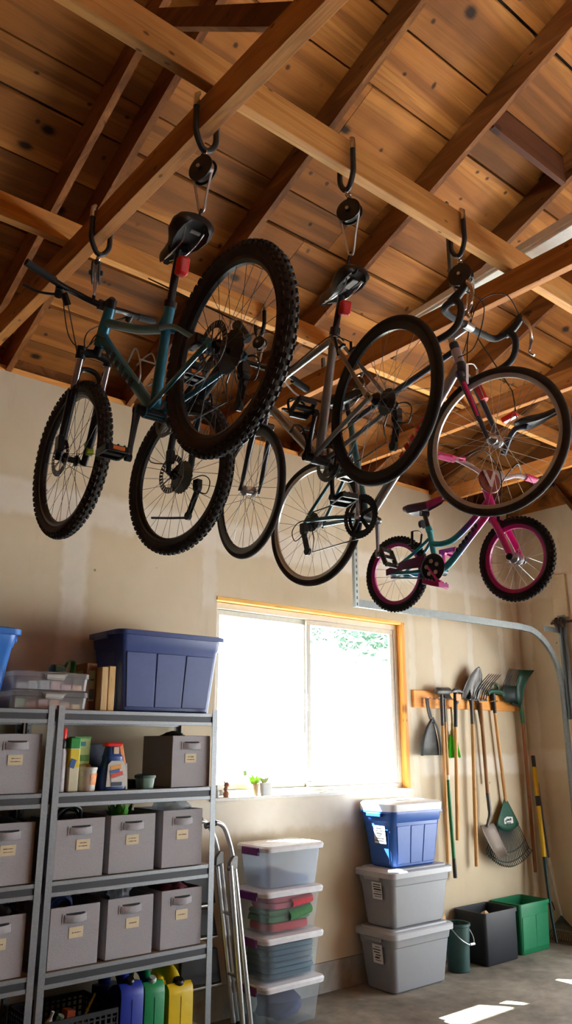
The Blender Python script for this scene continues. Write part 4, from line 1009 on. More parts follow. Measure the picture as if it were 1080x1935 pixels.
# ------------------------------------------------------------------ totes
def tote(name, label, cat, body_m, lid_m, x0, x1, y0, y1, z0, z1, taper=.045, lid=.045, panels=0, group=None, sticker=None, rim=.022, open_=False, wave=False, latch=None, handles=True):
    """tapered plastic tub with rolled rim; x0..y1 is the rim footprint"""
    cx, cy, W, D = (x0+x1)/2, (y0+y1)/2, x1-x0, y1-y0
    r = root(name, label, cat, (cx,cy,z0), 0, group); H = z1-z0-(lid if lid_m else 0)
    a = taper; rr = .045; g = G()
    R_ = lambda f, z, s=0.0, rad=rr: rrect(0,0,z,W-2*rim-2*a*(1-f)-2*s, D-2*rim-2*a*(1-f)-2*s, max(rad-s,.012), 5)
    rings = [R_(0,0,.012), R_(.03,.012,.0), R_(.80,H*.80), R_(.82,H*.82,-.008), R_(1,H*.965,-.008), rrect(0,0,H*.965,W,D,rr+.01,5), rrect(0,0,H,W,D,rr+.01,5)]
    if open_: rings += [R_(1,H,.0), R_(.8,H*.8,.006), R_(.03,.02,.006)]
    g.loft(rings)
    build('tub', g, body_m, r, local=True, ang=40)
    if panels:
        g = G(); f0, f1 = .06, .74
        for k in range(panels):
            u0 = -.5 + (k+.02)/panels; u1 = -.5 + (k+.98)/panels
            q = []
            for yy in (-.004, .0045):
                for f, u in ((f0,u0),(f0,u1),(f1,u1),(f1,u0)):
                    w_ = W-2*rim-2*a*(1-f)-2*rr*.8; q.append((w_*u, -(D/2-rim-a*(1-f))-yy, H*f))
            g.hexa(q)
        build('panel', g, body_m, r, local=True, bev=.004)
        for s_ in (-1,1):
            q = []
            for xx in (-.004, .005):
                for f, u in ((f0,-.34),(f0,.34),(f1,.34),(f1,-.34)):
                    q.append((s_*((W/2-rim-a*(1-f))+xx), (D-2*rim-2*a*(1-f))*u, H*f))
            build('end_panel', G().hexa(q), body_m, r, local=True, bev=.004)
    if handles:
        g = G()
        for s_ in (-1,1): g.box((min(s_*(W/2-.004),s_*(W/2+.016)),-D*.2,H*.90),(max(s_*(W/2-.004),s_*(W/2+.016)),D*.2,H*.975))
        build('handle', g, body_m, r, local=True, bev=.005)
    if lid_m:
        L = .006; g = G()
        rings = [rrect(0,0,H-.012,W+L*2,D+L*2,rr+.012,5), rrect(0,0,H+lid*.55,W+L*2,D+L*2,rr+.012,5), rrect(0,0,H+lid*.75,W-.01,D-.01,rr+.006,5), rrect(0,0,H+lid*.72,W-.06,D-.06,rr,5), rrect(0,0,H+lid,W-.075,D-.075,rr,5)]
        g.loft(rings); build('lid', g, lid_m, r, local=True, ang=40)
    if sticker:
        sx, sz, sw, sh = sticker
        f = sz/H; X = -(W/2-rim-a*(1-f))-.010
        st = build('sticker', G().hexa([(X,sx-sw/2,sz-sh/2),(X,sx+sw/2,sz-sh/2),(X-.002,sx+sw/2,sz-sh/2),(X-.002,sx-sw/2,sz-sh/2),(X-a*sh/H,sx-sw/2,sz+sh/2),(X-a*sh/H,sx+sw/2,sz+sh/2),(X-a*sh/H-.002,sx+sw/2,sz+sh/2),(X-a*sh/H-.002,sx-sw/2,sz+sh/2)]), STICK, r, local=True, ang=0)
        g = G(); random.seed(int(x0*100)+int(z0*50))
        for k in range(6):
            zz = sz + sh*(.36-.14*k); ln = random.uniform(.45,.85); th = random.choice((.006,.010,.016))
            X2 = X - a*((zz-sz)+sh/2)/H
            g.cbox((X2-.0018, sx+random.uniform(-.08,.08)*sw, zz), (.003, sw*ln, th*.7))
        build('print', g, INK, st, local=True, ang=0)
    return r
NAVY = mat('navy_tote_plastic', srgb(48,66,122), .42)
BLUE = mat('royal_blue_plastic', srgb(36,84,160), .4)
BRBLUE = mat('bright_blue_tote', srgb(36,104,186), .4)
GREYT = mat('grey_tote_plastic', srgb(140,142,146), .45, var=.05)
GREYL = mat('grey_tote_lid', srgb(166,168,172), .42, var=.05)
tote('storage_tote', 'large navy blue tote on top of the shelving, left of the window', 'storage tote', NAVY, None, 2.335, 3.135, 4.41, 4.845, 1.962, 2.455, .045, 0, 3)
build('rim_lid', G().loft([rrect(2.735,4.6275,2.43,.815,.45,.06,5), rrect(2.735,4.6275,2.456,.815,.45,.06,5), rrect(2.735,4.6275,2.462,.78,.42,.05,5)]), NAVY, bpy.data.objects['storage_tote'])
tote('storage_tote', 'bright blue tote on the shelving, cut by the left edge of the photo', 'storage tote', BRBLUE, BRBLUE, 1.17, 1.735, 4.42, 4.80, 1.962, 2.41, .05, .03, 0)
tote('storage_tote', 'grey lidded tote on the floor, bottom of the stack of three', 'storage tote', GREYT, GREYL, 4.745, 5.455, 4.475, 4.895, 0.002, .432, .04, .045, 0, None, (-.03,.26,.10,.13))
tote('storage_tote', 'grey lidded tote in the middle of the stack, under the blue one', 'storage tote', GREYT, GREYL, 4.755, 5.475, 4.475, 4.89, .434, .848, .04, .045, 0, None, (-.03,.26,.10,.12))
tote('storage_tote', 'royal blue tote with a flat white lid on top of the grey stack', 'storage tote', BLUE, None, 4.80, 5.425, 4.485, 4.885, .85, 1.262, .045, 0, 3, None, (-.03,.24,.12,.13))
r_ = [o for o in bpy.data.objects if o.get('label', '').startswith('royal blue tote')][0]
g = G().loft([rrect(5.112,4.685,1.255,.60,.385,.05,5), rrect(5.112,4.685,1.315,.61,.392,.05,5), rrect(5.112,4.685,1.33,.57,.36,.05,5)])
build('lid', g, LID, r_, ang=40)
build('lid_grip', G().loft([rrect(5.10,4.69,1.329,.22,.10,.03,4), rrect(5.10,4.69,1.336,.20,.085,.03,4)]), LID, r_)

# clear bins with purple latches
CLEAR = clearplastic('clear_bin_plastic', (.95,.97,.98), .11, .2)
CLEARM = clearplastic('frosty_bin_plastic', (.93,.96,1.0), .34, .3)
FROST = mat('frosted_white_lid', (.84,.86,.90), .35)
PURP = mat('purple_latch', srgb(104,32,110), .4)
def clear_bin(label, z0, z1, m, dx=0.0):
    x0, x1, y0, y1 = 3.535+dx, 4.075+dx, 4.465, 4.835
    cx, cy, W, D, H = (x0+x1)/2, (y0+y1)/2, x1-x0, y1-y0, z1-z0
    r = root('clear_bin', label, 'storage bin', (cx,cy,z0), 0, 'clear bins with white lids and purple latches')
    h = H-.035; t = .004
    Q = lambda f, z, s=0.: rrect(0,0,z,W-.05-.05*(1-f)-2*s,D-.05-.05*(1-f)-2*s,.035,4)
    build('tub', G().loft([Q(0,.003), Q(1,h), Q(1,h,t), Q(0,.009,t)]), m, r, local=True, ang=40)
    build('lid', G().loft([rrect(0,0,h-.012,W-.008,D-.008,.05,5), rrect(0,0,h+.012,W,D,.05,5), rrect(0,0,h+.025,W-.02,D-.02,.045,5), rrect(0,0,h+.022,W-.05,D-.05,.04,5), rrect(0,0,h+.03,W-.10,D-.09,.04,5)]), FROST, r, local=True, ang=40)
    for s_ in (-1,1):
        build('latch', G().box((s_*(W/2+.004)-.010,-.10,h-.035),(s_*(W/2+.004)+.010,.08,h+.016)), PURP, r, local=True, bev=.005, label='purple snap latch')
    return r
clear_bin('clear bin at the bottom of the stack, dark blue cloth inside', .004, .280, CLEAR)
clear_bin('clear bin second from the floor, packed with folded slate blue fabric', .282, .560, CLEAR)
clear_bin('clear bin with red and green towels, second from the top', .562, .840, CLEAR)
clear_bin('topmost clear bin, half empty with a bit of blue cloth', .842, 1.118, CLEARM, .01)
def folded(name, label, cat, c, s, m, layers=4, seed=0, group=None):
    random.seed(seed); g = G(); h = s[2]/layers
    for k in range(layers):
        z = c[2] - s[2]/2 + h*(k+.5); w = s[0]*random.uniform(.92,1); d = s[1]*random.uniform(.92,1)
        rings = []
        for i, (f, q) in enumerate(((-.5,.9),(-.4,1.0),(0,1.02),(.4,1.0),(.5,.9))): rings.append(rrect(c[0]+random.uniform(-.006,.006),c[1],z+h*f*.98,w*q,d*q,min(w,d)*.2,4))
        g.loft(rings)
    return build(name, g, m, label=label, cat=cat, group=group, ang=50)
RCL = mat('red_towel', srgb(186,56,66), .9, var=.25, scale=40, bump=.3); GCL = mat('green_towel', srgb(66,122,72), .9, var=.25, scale=40, bump=.3)
PKC = mat('rose_towel', srgb(200,96,110), .9, var=.2, scale=40); SLB = mat('slate_cloth', srgb(74,106,126), .9, var=.2, scale=30, bump=.3); NVC = mat('dusk_blue_cloth', srgb(84,92,130), .9, var=.2, scale=30, bump=.3)
folded('folded_towel', 'red folded towel at the bottom of the towel bin', 'towel', (3.80,4.65,.598), (.38,.25,.055), RCL, 1, 1)
folded('folded_towel', 'green folded towel between red ones in the towel bin', 'towel', (3.80,4.65,.665), (.39,.25,.075), GCL, 2, 2)
folded('folded_towel', 'rose folded towel on top in the towel bin', 'towel', (3.82,4.65,.745), (.39,.26,.08), PKC, 2, 3)
build('rolled_towel', G().tube(smooth([(3.78,4.525,.66),(3.86,4.522,.672),(3.97,4.525,.69)],4), .034, 12), GCL, label='green rolled towel at the front of the towel bin', cat='towel')
build('rolled_towel', G().tube(smooth([(3.80,4.522,.735),(3.90,4.522,.745),(3.98,4.525,.752)],4), .030, 12), RCL, label='red rolled towel at the upper front of the towel bin', cat='towel')
folded('folded_fabric', 'stack of folded slate blue fabric in the second clear bin', 'fabric', (3.81,4.65,.395), (.42,.28,.205), SLB, 6, 4)
crumple('dark_blue_cloth', 'dusky blue cloth heap in the bottom clear bin', 'cloth', (3.80,4.65,.115), (.165,.125,.095), NVC, 13, .25, 7)
crumple('beige_cloth', 'beige cloth at the right end of the bottom clear bin', 'cloth', (3.975,4.69,.205), (.05,.08,.03), mat('beige_cloth', srgb(206,184,140), .9), 14, .2)
crumple('blue_garment', 'small crumpled blue garment on the floor of the topmost clear bin', 'garment', (3.735,4.65,.898), (.105,.11,.05), mat('denim_cloth', srgb(92,104,140), .9, var=.3), 15, .5, 12)
folded('folded_shirt', 'pale blue folded shirt beside the garment in the topmost clear bin', 'shirt', (3.905,4.65,.875), (.17,.22,.035), mat('pale_blue_cloth', srgb(120,148,186), .9), 2, 5)

# ------------------------------------------------------------------ buckets and open bins
b = root('bucket', 'small dark green bucket with a white handle beside the grey totes', 'bucket', (5.70,4.66,0.002))
BGR = mat('dark_green_bucket', srgb(32,70,66), .45)
build('pail', G().lathe([(.082,0),(.088,.004),(.104,.33),(.112,.335),(.112,.352),(.105,.356),(.100,.35),(.082,.012),(.0,.010)], (5.70,4.66,.002), (0,0,1), 36), BGR, b)
build('handle', G().tube(smooth([(5.59,4.62,.325),(5.60,4.555,.27),(5.66,4.525,.225),(5.74,4.53,.21),(5.80,4.575,.25),(5.81,4.64,.325)],5), .004, 7), STEEL, b)
build('handle_grip', G().tube([(5.69,4.524,.216),(5.76,4.535,.211)], .010, 10), WHITE, b)
build('wooden_stake', G().bar((5.66,4.70,.02),(5.60,4.72,.42),.035,.012,up=(0,1,0)), ASH, label='taller pale wooden stake leaning in the dark green bucket', cat='stake', bev=.001)
build('wooden_stake', G().bar((5.69,4.72,.02),(5.635,4.735,.40),.03,.012,up=(0,1,0)), ASH, label='shorter pale wooden stake leaning in the dark green bucket', cat='stake', bev=.001)
def openbin(name, label, m, x0, x1, y0, y1, h, taper=.02, panel=True):
    r = root(name, label, 'bin', ((x0+x1)/2,(y0+y1)/2,0.002)); W, D = x1-x0, y1-y0
    Q = lambda e, z, rad=.03: rrect(0,0,z,W+e,D+e,rad,4)
    g = G().loft([Q(-2*taper-.01,0), Q(-2*taper,.01), Q(-.016,h-.03), Q(0,h-.028), Q(0,h), Q(-.018,h), Q(-.024,h-.03), Q(-2*taper-.012,.014)])
    build('tub', g, m, r, local=True, ang=40)
    if panel:
        g = G()
        for f0, f1, u0, u1 in ((.05,.74,-.42,.0),(.05,.74,.012,.42)):
            q = []
            for yy in (.0,.005):
                for f, u in ((f0,u0),(f0,u1),(f1,u1),(f1,u0)): q.append((W*u, -(D/2-taper*(1-f)-.006)-yy, h*f))
            g.hexa(q)
        build('panel', g, m, r, local=True, bev=.003)
    return r
openbin('recycling_bin', 'open black bin between the bucket and the green bin', mat('black_bin_plastic', srgb(28,31,38), .5), 5.945, 6.415, 4.555, 4.895, .40, .012, False)
openbin('recycling_bin', 'open green bin at the right end of the row', mat('green_bin_plastic', srgb(14,116,74), .45), 6.475, 6.945, 4.575, 4.90, .405, .02)
crumple('dark_rag', 'dark heap of rags inside the black bin', 'rags', (6.18,4.73,.17), (.19,.13,.13), mat('dark_rag_cloth', (.02,.022,.026), .9), 16, .25)
build('wood_disc', G().lathe([(.055,-.03),(.06,0),(.055,.03)], (6.10,4.66,.335), (.3,-.7,.5), 22), mat('pale_wood_block', srgb(196,164,120), .6), label='round pale wooden block sticking up from the black bin', cat='wood block')
# ------------------------------------------------------------------ step ladder folded beside the shelving
ALU = mat('aluminium_tube', (.66,.66,.65), .35, .85, var=.15, scale=20)
b = root('step_ladder', 'folded aluminium step ladder with black steps between shelving and clear bins', 'ladder', (3.35,4.62,0))
for Y_, pts in ((4.50, ((3.10,1.272),(3.15,1.285),(3.215,1.255),(3.262,1.16),(3.289,1.073),(3.300,1.0))), (4.75, ((3.16,1.275),(3.20,1.275),(3.255,1.255),(3.31,1.18),(3.345,1.09),(3.368,1.0)))):
    build('handrail', G().tube(smooth([(x,Y_,z) for x, z in pts],5), .0155, 12), ALU, b)
    x, z = pts[0]; build('hand_grip', G().tube([(x-.03,Y_,z-.004),(x+.05,Y_,z+.011)], .0185, 12), BLACK, b)
for Y_, a, c in ((4.50,(3.302,1.03),(3.462,.004)),(4.485,(3.262,1.02),(3.388,.004)),(4.75,(3.372,1.03),(3.536,.004)),(4.735,(3.335,.985),(3.494,.004))):
    l = build('leg', G().tube([(a[0],Y_,a[1]),(c[0],Y_,c[1]+.02)], .0165, 12), ALU, b)
    build('foot', G().tube([(c[0]-.004,Y_,c[1]+.03),(c[0],Y_,c[1])], .019, 12), PLAST, l)
for Y_, x in ((4.49,3.282),(4.742,3.352)):
    build('joint', G().prism([(-.035,-.03),(-.03,.02),(.0,.06),(.03,.055),(.03,-.02)], (x,Y_+.012,1.02), (1,0,0), (0,0,1), .03), DSTEEL, b, bev=.004)
for z0, z1, x0, x1 in ((.77,1.0,3.10,3.36),(.575,.74,3.10,3.38),(.29,.50,3.10,3.42)):
    s_ = build('step', G().hexa([(x0,4.775,z0),(x1,4.775,z0-.02),(x1,4.81,z0-.02),(x0,4.81,z0),(x0,4.775,z1),(x1-.04,4.775,z1-.02),(x1-.04,4.81,z1-.02),(x0,4.81,z1)]), PLAST, b, bev=.006)
    build('step_edge', G().box((x0,4.772,z0-.03),(x1,4.81,z0-.021)), ALU, s_)
build('cross_brace', G().tube([(3.41,4.50,.33),(3.44,4.735,.33)], .011, 8).tube([(3.345,4.50,.70),(3.40,4.75,.70)], .011, 8), ALU, b)

# ------------------------------------------------------------------ things on top of the shelving
CASE = clearplastic('clear_case_plastic', (.95,.95,.94), .36, .2)
for i, (z, lab) in enumerate(((1.963,'lower of two shallow clear latched cases on the left shelving'),(2.070,'upper of two shallow clear latched cases, green goggles on it'))):
    b = root('craft_case', lab, 'plastic case', (1.94,4.6,z), 0, 'two clear craft cases')
    build('shell', G().loft([rrect(1.945,4.60,z,.445,.29,.03,4), rrect(1.945,4.60,z+.003,.450,.30,.03,4), rrect(1.945,4.60,z+.070,.458,.31,.03,4), rrect(1.945,4.60,z+.072,.468,.322,.03,4), rrect(1.945,4.60,z+.098,.468,.322,.03,4), rrect(1.945,4.60,z+.104,.452,.305,.03,4)]), CASE, b)
    h = build('handle', G().prism([(-.075,.024),(-.05,-.012),(.05,-.012),(.075,.024)], (1.955,4.44,z+.068), (1,0,0), (0,0,1), .012), mat('grey_case_clasp', srgb(150,148,146), .4), b, bev=.004)
    build('latch', G().box((1.90,4.424,z+.066),(2.01,4.43,z+.086)), mat('pale_clasp', srgb(180,178,174), .4), h, bev=.002)
    random.seed(20+i)
    for k in range(6):
        x = 1.745 + .068*k
        build('craft_supply', G().box((x,4.47,z+.006),(x+.055,4.70,z+random.uniform(.03,.06))), mat('craft_supply_%d' % (k+6*i), random.choice((srgb(226,180,150),srgb(186,204,180),srgb(232,214,170),srgb(206,212,216),srgb(226,190,190))), .6), None, label='craft packet inside the %s clear case, %s from the left' % ('lower' if i == 0 else 'upper', ('first','second','third','fourth','fifth','sixth')[k]), cat='craft supplies', group='packets in the clear craft cases')
b = root('goggles', 'dark green goggles with strap lying on the clear cases', 'goggles', (2.045,4.56,2.175))
GG = mat('army_green_plastic', srgb(52,74,48), .45)
build('frame', G().loft([rrect(2.02,4.56,2.176,.09,.09,.03,4), rrect(2.02,4.56,2.205,.10,.09,.035,4), rrect(2.02,4.56,2.225,.085,.07,.03,4)]), GG, b)
build('strap', G().tube(smooth([(2.05,4.53,2.20),(2.065,4.52,2.245),(2.10,4.53,2.25),(2.115,4.55,2.215),(2.115,4.56,2.178)],5), .02, 8, flat=.25), mat('green_strap', srgb(44,92,40), .6), b)
build('lens', G().box((1.985,4.512,2.186),(2.055,4.517,2.212)), mat('smoky_lens', (.03,.05,.035), .15), b, bev=.004)
WBX = wood('stained_box_wood', srgb(88,50,24), srgb(128,80,42), srgb(150,98,56), 'Z', .5, .5)
BLOND = wood('blond_board', srgb(198,158,98), srgb(226,190,132), srgb(238,208,156), 'Z', .5, .2)
b = root('wooden_box', 'brown wooden box with a paper label standing beside the navy tote', 'wooden box', (2.207,4.60,1.962))
build('body', G().box((2.178,4.50,1.963),(2.248,4.70,2.245)), WBX, b, bev=.006)
lb = build('label', G().box((2.176,4.545,2.02),(2.178,4.66,2.20)).box((2.20,4.4985,2.02),(2.235,4.50,2.20)), mat('olive_label', srgb(136,138,88), .6), b)
build('label_print', G().box((2.203,4.4978,2.03),(2.232,4.4986,2.09)).box((2.203,4.4978,2.14),(2.232,4.4986,2.15)), mat('label_ink', srgb(60,66,70), .6), lb)
for i, (x0, x1, lab) in enumerate(((2.253,2.297,'blond wooden board standing next to the brown box, left of the pair'),(2.300,2.345,'blond wooden board standing against the navy tote, right of the pair'))):
    build('wooden_board', G().box((x0,4.445,1.963),(x1,4.60,2.222+.008*i)), BLOND, label=lab, cat='board', group='blond boards', bev=.005)

# ------------------------------------------------------------------ cleaning products on the second shelf
Z2 = 1.511
WHT = mat('white_packaging', srgb(216,214,206), .45)
b = root('spray_can', 'white spray can with red cap beside the left shelf post', 'spray can', (2.048,4.475,Z2))
build('can', G().lathe([(.026,0),(.028,.006),(.028,.215),(.022,.235)], (2.048,4.475,Z2+.001), (0,0,1), 24), mat('lilac_white_can', srgb(206,204,212), .35, var=.3, scale=40), b)
build('collar', G().lathe([(.022,.235),(.025,.25),(.025,.278),(.02,.29)], (2.048,4.475,Z2+.001), (0,0,1), 20), BLACK, b)
build('cap', G().lathe([(.019,.285),(.023,.29),(.023,.34),(.018,.348)], (2.048,4.475,Z2+.001), (0,0,1), 20), RED, b)
b = root('canister', 'tall green-topped yellow canister in front of the green box', 'canister', (2.113,4.475,Z2))
def band(z0, z1, m, nm, par, x0, x1, y0, y1, e=0.0): return build(nm, G().box((x0-e,y0-e,z0),(x1+e,y1+e,z1)), m, par, bev=.006)
cb = band(Z2+.001, Z2+.295, mat('cream_canister', srgb(226,222,190), .4), 'body', b, 2.082, 2.145, 4.44, 4.51)
band(Z2+.235, Z2+.298, mat('leaf_green_band', srgb(24,140,50), .4), 'green_band', cb, 2.082, 2.145, 4.44, 4.51, .0012)
band(Z2+.13, Z2+.236, mat('yellow_band', srgb(228,204,50), .4), 'yellow_band', cb, 2.082, 2.145, 4.44, 4.51, .0010)
build('logo', G().cbox((2.102,4.4385,Z2+.155), (.034,.004,.05), Matrix.Rotation(.3,3,'Y')), mat('blue_logo', srgb(40,84,150), .5), cb, bev=.006)
b = root('carton', 'green and pale carton stacked behind the yellow canister', 'carton', (2.205,4.58,Z2+.146))
cb = band(Z2+.146, Z2+.302, mat('pale_green_carton', srgb(196,220,150), .5), 'body', b, 2.155, 2.258, 4.54, 4.62)
build('top_flap', G().box((2.154,4.539,Z2+.293),(2.259,4.621,Z2+.304)), mat('leaf_green_flap', srgb(60,150,60), .5), cb)
build('artwork', G().box((2.165,4.5385,Z2+.165),(2.25,4.54,Z2+.20)), mat('meadow_artwork', srgb(96,156,70), .5, var=.5), cb)
build('logo', G().box((2.17,4.5385,Z2+.25),(2.225,4.54,Z2+.275)), mat('teal_logo', srgb(60,130,140), .5, var=.4), cb)
b = root('small_carton', 'small cream carton under the green carton', 'carton', (2.205,4.58,Z2))
cb = band(Z2+.001, Z2+.145, mat('cream_carton', srgb(222,206,180), .5), 'body', b, 2.158, 2.268, 4.54, 4.63)
build('logo', G().box((2.235,4.5385,Z2+.105),(2.262,4.54,Z2+.14)), mat('rust_logo', srgb(176,84,50), .5), cb)
b = root('tub', 'white ribbed tub with an orange label in front of the cartons', 'tub', (2.215,4.48,Z2))
tb = build('body', G().lathe([(.046,0),(.048,.004),(.0505,.04),(.0495,.042),(.0525,.08),(.0515,.082),(.055,.115),(.058,.117),(.058,.130),(.05,.132)], (2.218,4.482,Z2+.001), (0,0,1), 28), WHT, b)
g = G(); rings = []
for k in range(7):
    a = R(-92+12*k); rings.append([(2.218+r_c*math.cos(a), 4.482+r_c*math.sin(a), Z2+z) for r_c, z in ((.0505,.035),(.056,.098),(.0565,.098),(.051,.035))])
build('label', g.loft(rings), mat('orange_label', srgb(226,140,64), .5, var=.3, scale=60), tb)
build('dark_box', G().box((2.275,4.60,Z2+.001),(2.385,4.72,Z2+.262)), mat('dark_navy_card', srgb(24,32,62), .5), label='dark navy box behind the blue detergent jug', cat='box', bev=.003)
b = root('detergent_jug', 'blue detergent jug with a red lid and a bright round label', 'jug', (2.385,4.48,Z2))
JB = mat('jug_blue', srgb(26,66,130), .35)
jb = build('body', G().loft([rrect(2.383,4.49,Z2+.001,.155,.09,.03,4), rrect(2.383,4.49,Z2+.02,.16,.095,.03,4), rrect(2.383,4.49,Z2+.13,.145,.09,.03,4), rrect(2.380,4.49,Z2+.175,.118,.08,.03,4), rrect(2.378,4.49,Z2+.19,.122,.082,.03,4), rrect(2.375,4.49,Z2+.20,.108,.07,.03,4), rrect(2.370,4.49,Z2+.25,.075,.06,.025,4)]), JB, b)
lb = build('label', G().prism([(-.062,.02),(-.055,.145),(-.035,.165),(.04,.165),(.058,.14),(.068,.02)], (2.383,4.4425,Z2+.001), (1,0,0), (0,0,1), .003), WHT, jb, bev=.001)
g = G()
LZ = Z2
for c, d, rot, nm, col in (((2.378,4.438,LZ+.128),(.07,.003,.028),.15,'amber',srgb(220,150,60)),((2.372,4.4375,LZ+.108),(.066,.003,.018),.2,'blue',srgb(44,84,150)),((2.385,4.437,LZ+.088),(.082,.003,.020),.25,'red',srgb(206,60,44)),((2.392,4.4365,LZ+.068),(.086,.003,.016),.25,'white',srgb(222,220,214)),((2.388,4.4372,LZ+.035),(.07,.003,.022),0,'navy',srgb(34,42,70))):
    build('label_band', G().cbox(c, d, Matrix.Rotation(-rot,3,'Y')), mat('label_%s' % nm, col, .5), lb, bev=.004)
build('lid', G().loft([rrect(2.372,4.49,Z2+.248,.105,.06,.02,4), rrect(2.378,4.49,Z2+.262,.12,.066,.02,4), rrect(2.378,4.49,Z2+.270,.11,.055,.02,4)]), RED, b)
build('measuring_cup', G().box((2.365,4.452,Z2+.205),(2.402,4.46,Z2+.245)), mat('cream_cup', srgb(222,196,170), .5), b, bev=.003)
build('handle', G().bar((2.418,4.475,Z2+.258),(2.448,4.475,Z2+.135),.03,.022,up=(0,1,0)), mat('orange_handle', srgb(226,140,72), .45), b, bev=.006)
build('booklet', G().hexa([(2.462,4.46,Z2+.001),(2.475,4.46,Z2+.001),(2.475,4.54,Z2+.001),(2.462,4.54,Z2+.001),(2.452,4.46,Z2+.15),(2.465,4.46,Z2+.15),(2.465,4.54,Z2+.15),(2.452,4.54,Z2+.15)]), WHT, label='thin white packet leaning against the detergent jug', cat='packet', bev=.001)
build('dark_dish', G().lathe([(.05,0),(.062,.03),(.066,.05),(.06,.05),(.05,.008)], (2.55,4.60,Z2+.001), (0,0,1), 24), PLAST, label='low black dish beside the green lidded container', cat='dish')
b = root('lidded_container', 'small green container with dark lid in front of the lone bin', 'container', (2.60,4.47,Z2))
build('box', G().loft([rrect(2.60,4.475,Z2+.001,.085,.08,.015,3), rrect(2.60,4.475,Z2+.065,.098,.09,.015,3)]), mat('murky_green_plastic', srgb(96,122,108), .3), b)
build('lid', G().loft([rrect(2.60,4.475,Z2+.062,.106,.098,.015,3), rrect(2.60,4.475,Z2+.078,.106,.098,.015,3), rrect(2.60,4.475,Z2+.086,.08,.07,.015,3)]), mat('dark_green_lid', srgb(28,58,48), .4), b)

# ------------------------------------------------------------------ bottom shelf: crate and fuel cans
b = root('crate', 'black lattice plastic crate on the bottom shelf', 'crate', (2.235,4.63,.16))
g = G(); x0, x1, y0, y1, z0, z1 = 2.02, 2.465, 4.425, 4.84, .163, .375
g.box((x0,y0,z0),(x1,y1,z0+.01))
for (a, c) in (((x0,y0),(x1,y0)),((x0,y1),(x1,y1)),((x0,y0),(x0,y1)),((x1,y0),(x1,y1))):
    g.bar((a[0],a[1],z1-.012),(c[0],c[1],z1-.012),.012,.024)
    n = 13
    for k in range(n+1):
        p = V((a[0],a[1],0)).lerp(V((c[0],c[1],0)), k/n); g.bar((p.x,p.y,z0),(p.x,p.y,z1-.02),.007,.012,up=(c[0]-a[0],c[1]-a[1],0))
    for k in range(6):
        z = z0+.02+k*.03; g.bar((a[0],a[1],z),(c[0],c[1],z),.005,.008)
build('lattice', g, PLAST, b, ang=0)
random.seed(3)
build('white_spray_bottle', G().lathe([(.02,0),(.02,.10),(.008,.13),(.01,.16)], (2.09,4.56,.24), (.3,-.2,1), 16), WHT, label='pale bottle leaning in the crate at the left', cat='bottle')
build('green_tube', G().tube([(2.13,4.60,.20),(2.19,4.54,.36)], .018, 12), mat('sage_tube', srgb(140,160,130), .5), label='sage green tube in the crate', cat='tube')
build('orange_box', G().cbox((2.25,4.60,.28), (.05,.07,.17), Matrix.Rotation(.15,3,'Y')), mat('rust_orange_card', srgb(196,90,46), .5), label='orange carton in the crate', cat='carton', bev=.003)
build('yellow_level', G().bar((2.31,4.62,.20),(2.395,4.56,.425),.022,.012), mat('yellow_lacquer', srgb(222,186,60), .4), label='yellow stick leaning out of the crate', cat='stick', bev=.002)
def fuelcan(label, x0, x1, y0, z0, h, m, capm, dd=.30, cat='jug'):
    W = x1-x0; cx = (x0+x1)/2; cy = y0+dd/2
    b = root('fuel_can', label, cat, (cx,cy,z0), 0, 'plastic jugs on the bottom shelf')
    def pf(y): pass
    g = G()
    # side profile (y, z): spout at the front, arched carrying handle over a hole
    out = [(0,.0),(dd,.0),(dd,h*.70),(dd*.97,h*.86),(dd*.86,h*.97),(dd*.66,h),(dd*.46,h*.97),(dd*.34,h*.86),(dd*.25,h*.80),(dd*.10,h*.83),(dd*.02,h*.76),(0,h*.66)]
    hole = [(dd*.42,h*.68),(dd*.80,h*.68),(dd*.86,h*.76),(dd*.78,h*.86),(dd*.62,h*.89),(dd*.48,h*.84),(dd*.40,h*.75)]
    def side(s, e, prof, k):  # inset copies to round the sides
        c = (sum(p[0] for p in prof)/len(prof), sum(p[1] for p in prof)/len(prof))
        return [(cx + s*W/2*e, y0 + c[0]+(p[0]-c[0])*k, z0 + .001 + c[1]+(p[1]-c[1])*k) for p in prof]
    low = [p for p in out]
    body = [(0,0),(dd,0),(dd,h*.66),(dd*.80,h*.68),(dd*.42,h*.68),(dd*.34,h*.76),(dd*.25,h*.80),(dd*.10,h*.83),(dd*.02,h*.76),(0,h*.66)]
    rings = [side(-1,.86,body,.90), side(-1,1,body,.985), side(-1,.9,body,1.0), side(1,.9,body,1.0), side(1,1,body,.985), side(1,.86,body,.90)]
    g.loft(rings)
    # carrying arch
    arch = smooth([(cx,y0+dd*.94,z0+h*.62),(cx,y0+dd*.93,z0+h*.80),(cx,y0+dd*.80,z0+h*.945),(cx,y0+dd*.60,z0+h*.96),(cx,y0+dd*.40,z0+h*.90),(cx,y0+dd*.28,z0+h*.76)],5)
    g.tube(arch, W*.26, 12)
    build('body', g, m, b, ang=40)
    build('cap', G().lathe([(W*.2,0),(W*.2,h*.06),(W*.15,h*.085)], (cx,y0+dd*.14,z0+h*.81), (0,-.45,1), 18), capm, b)
    build('seam', G().box((cx-.002,y0-.003,z0+.02),(cx+.002,y0+.004,z0+h*.62)), m, b, bev=.001)
fuelcan('dark blue jug, first right of the crate', 2.49, 2.632, 4.43, .161, .375, mat('jug_royal_blue', srgb(28,52,160), .35), BLACK, .36)
fuelcan('green jug between the blue and yellow ones', 2.642, 2.772, 4.43, .161, .355, mat('jug_green', srgb(20,140,84), .35), mat('pale_cap', srgb(180,196,184), .4), .34)
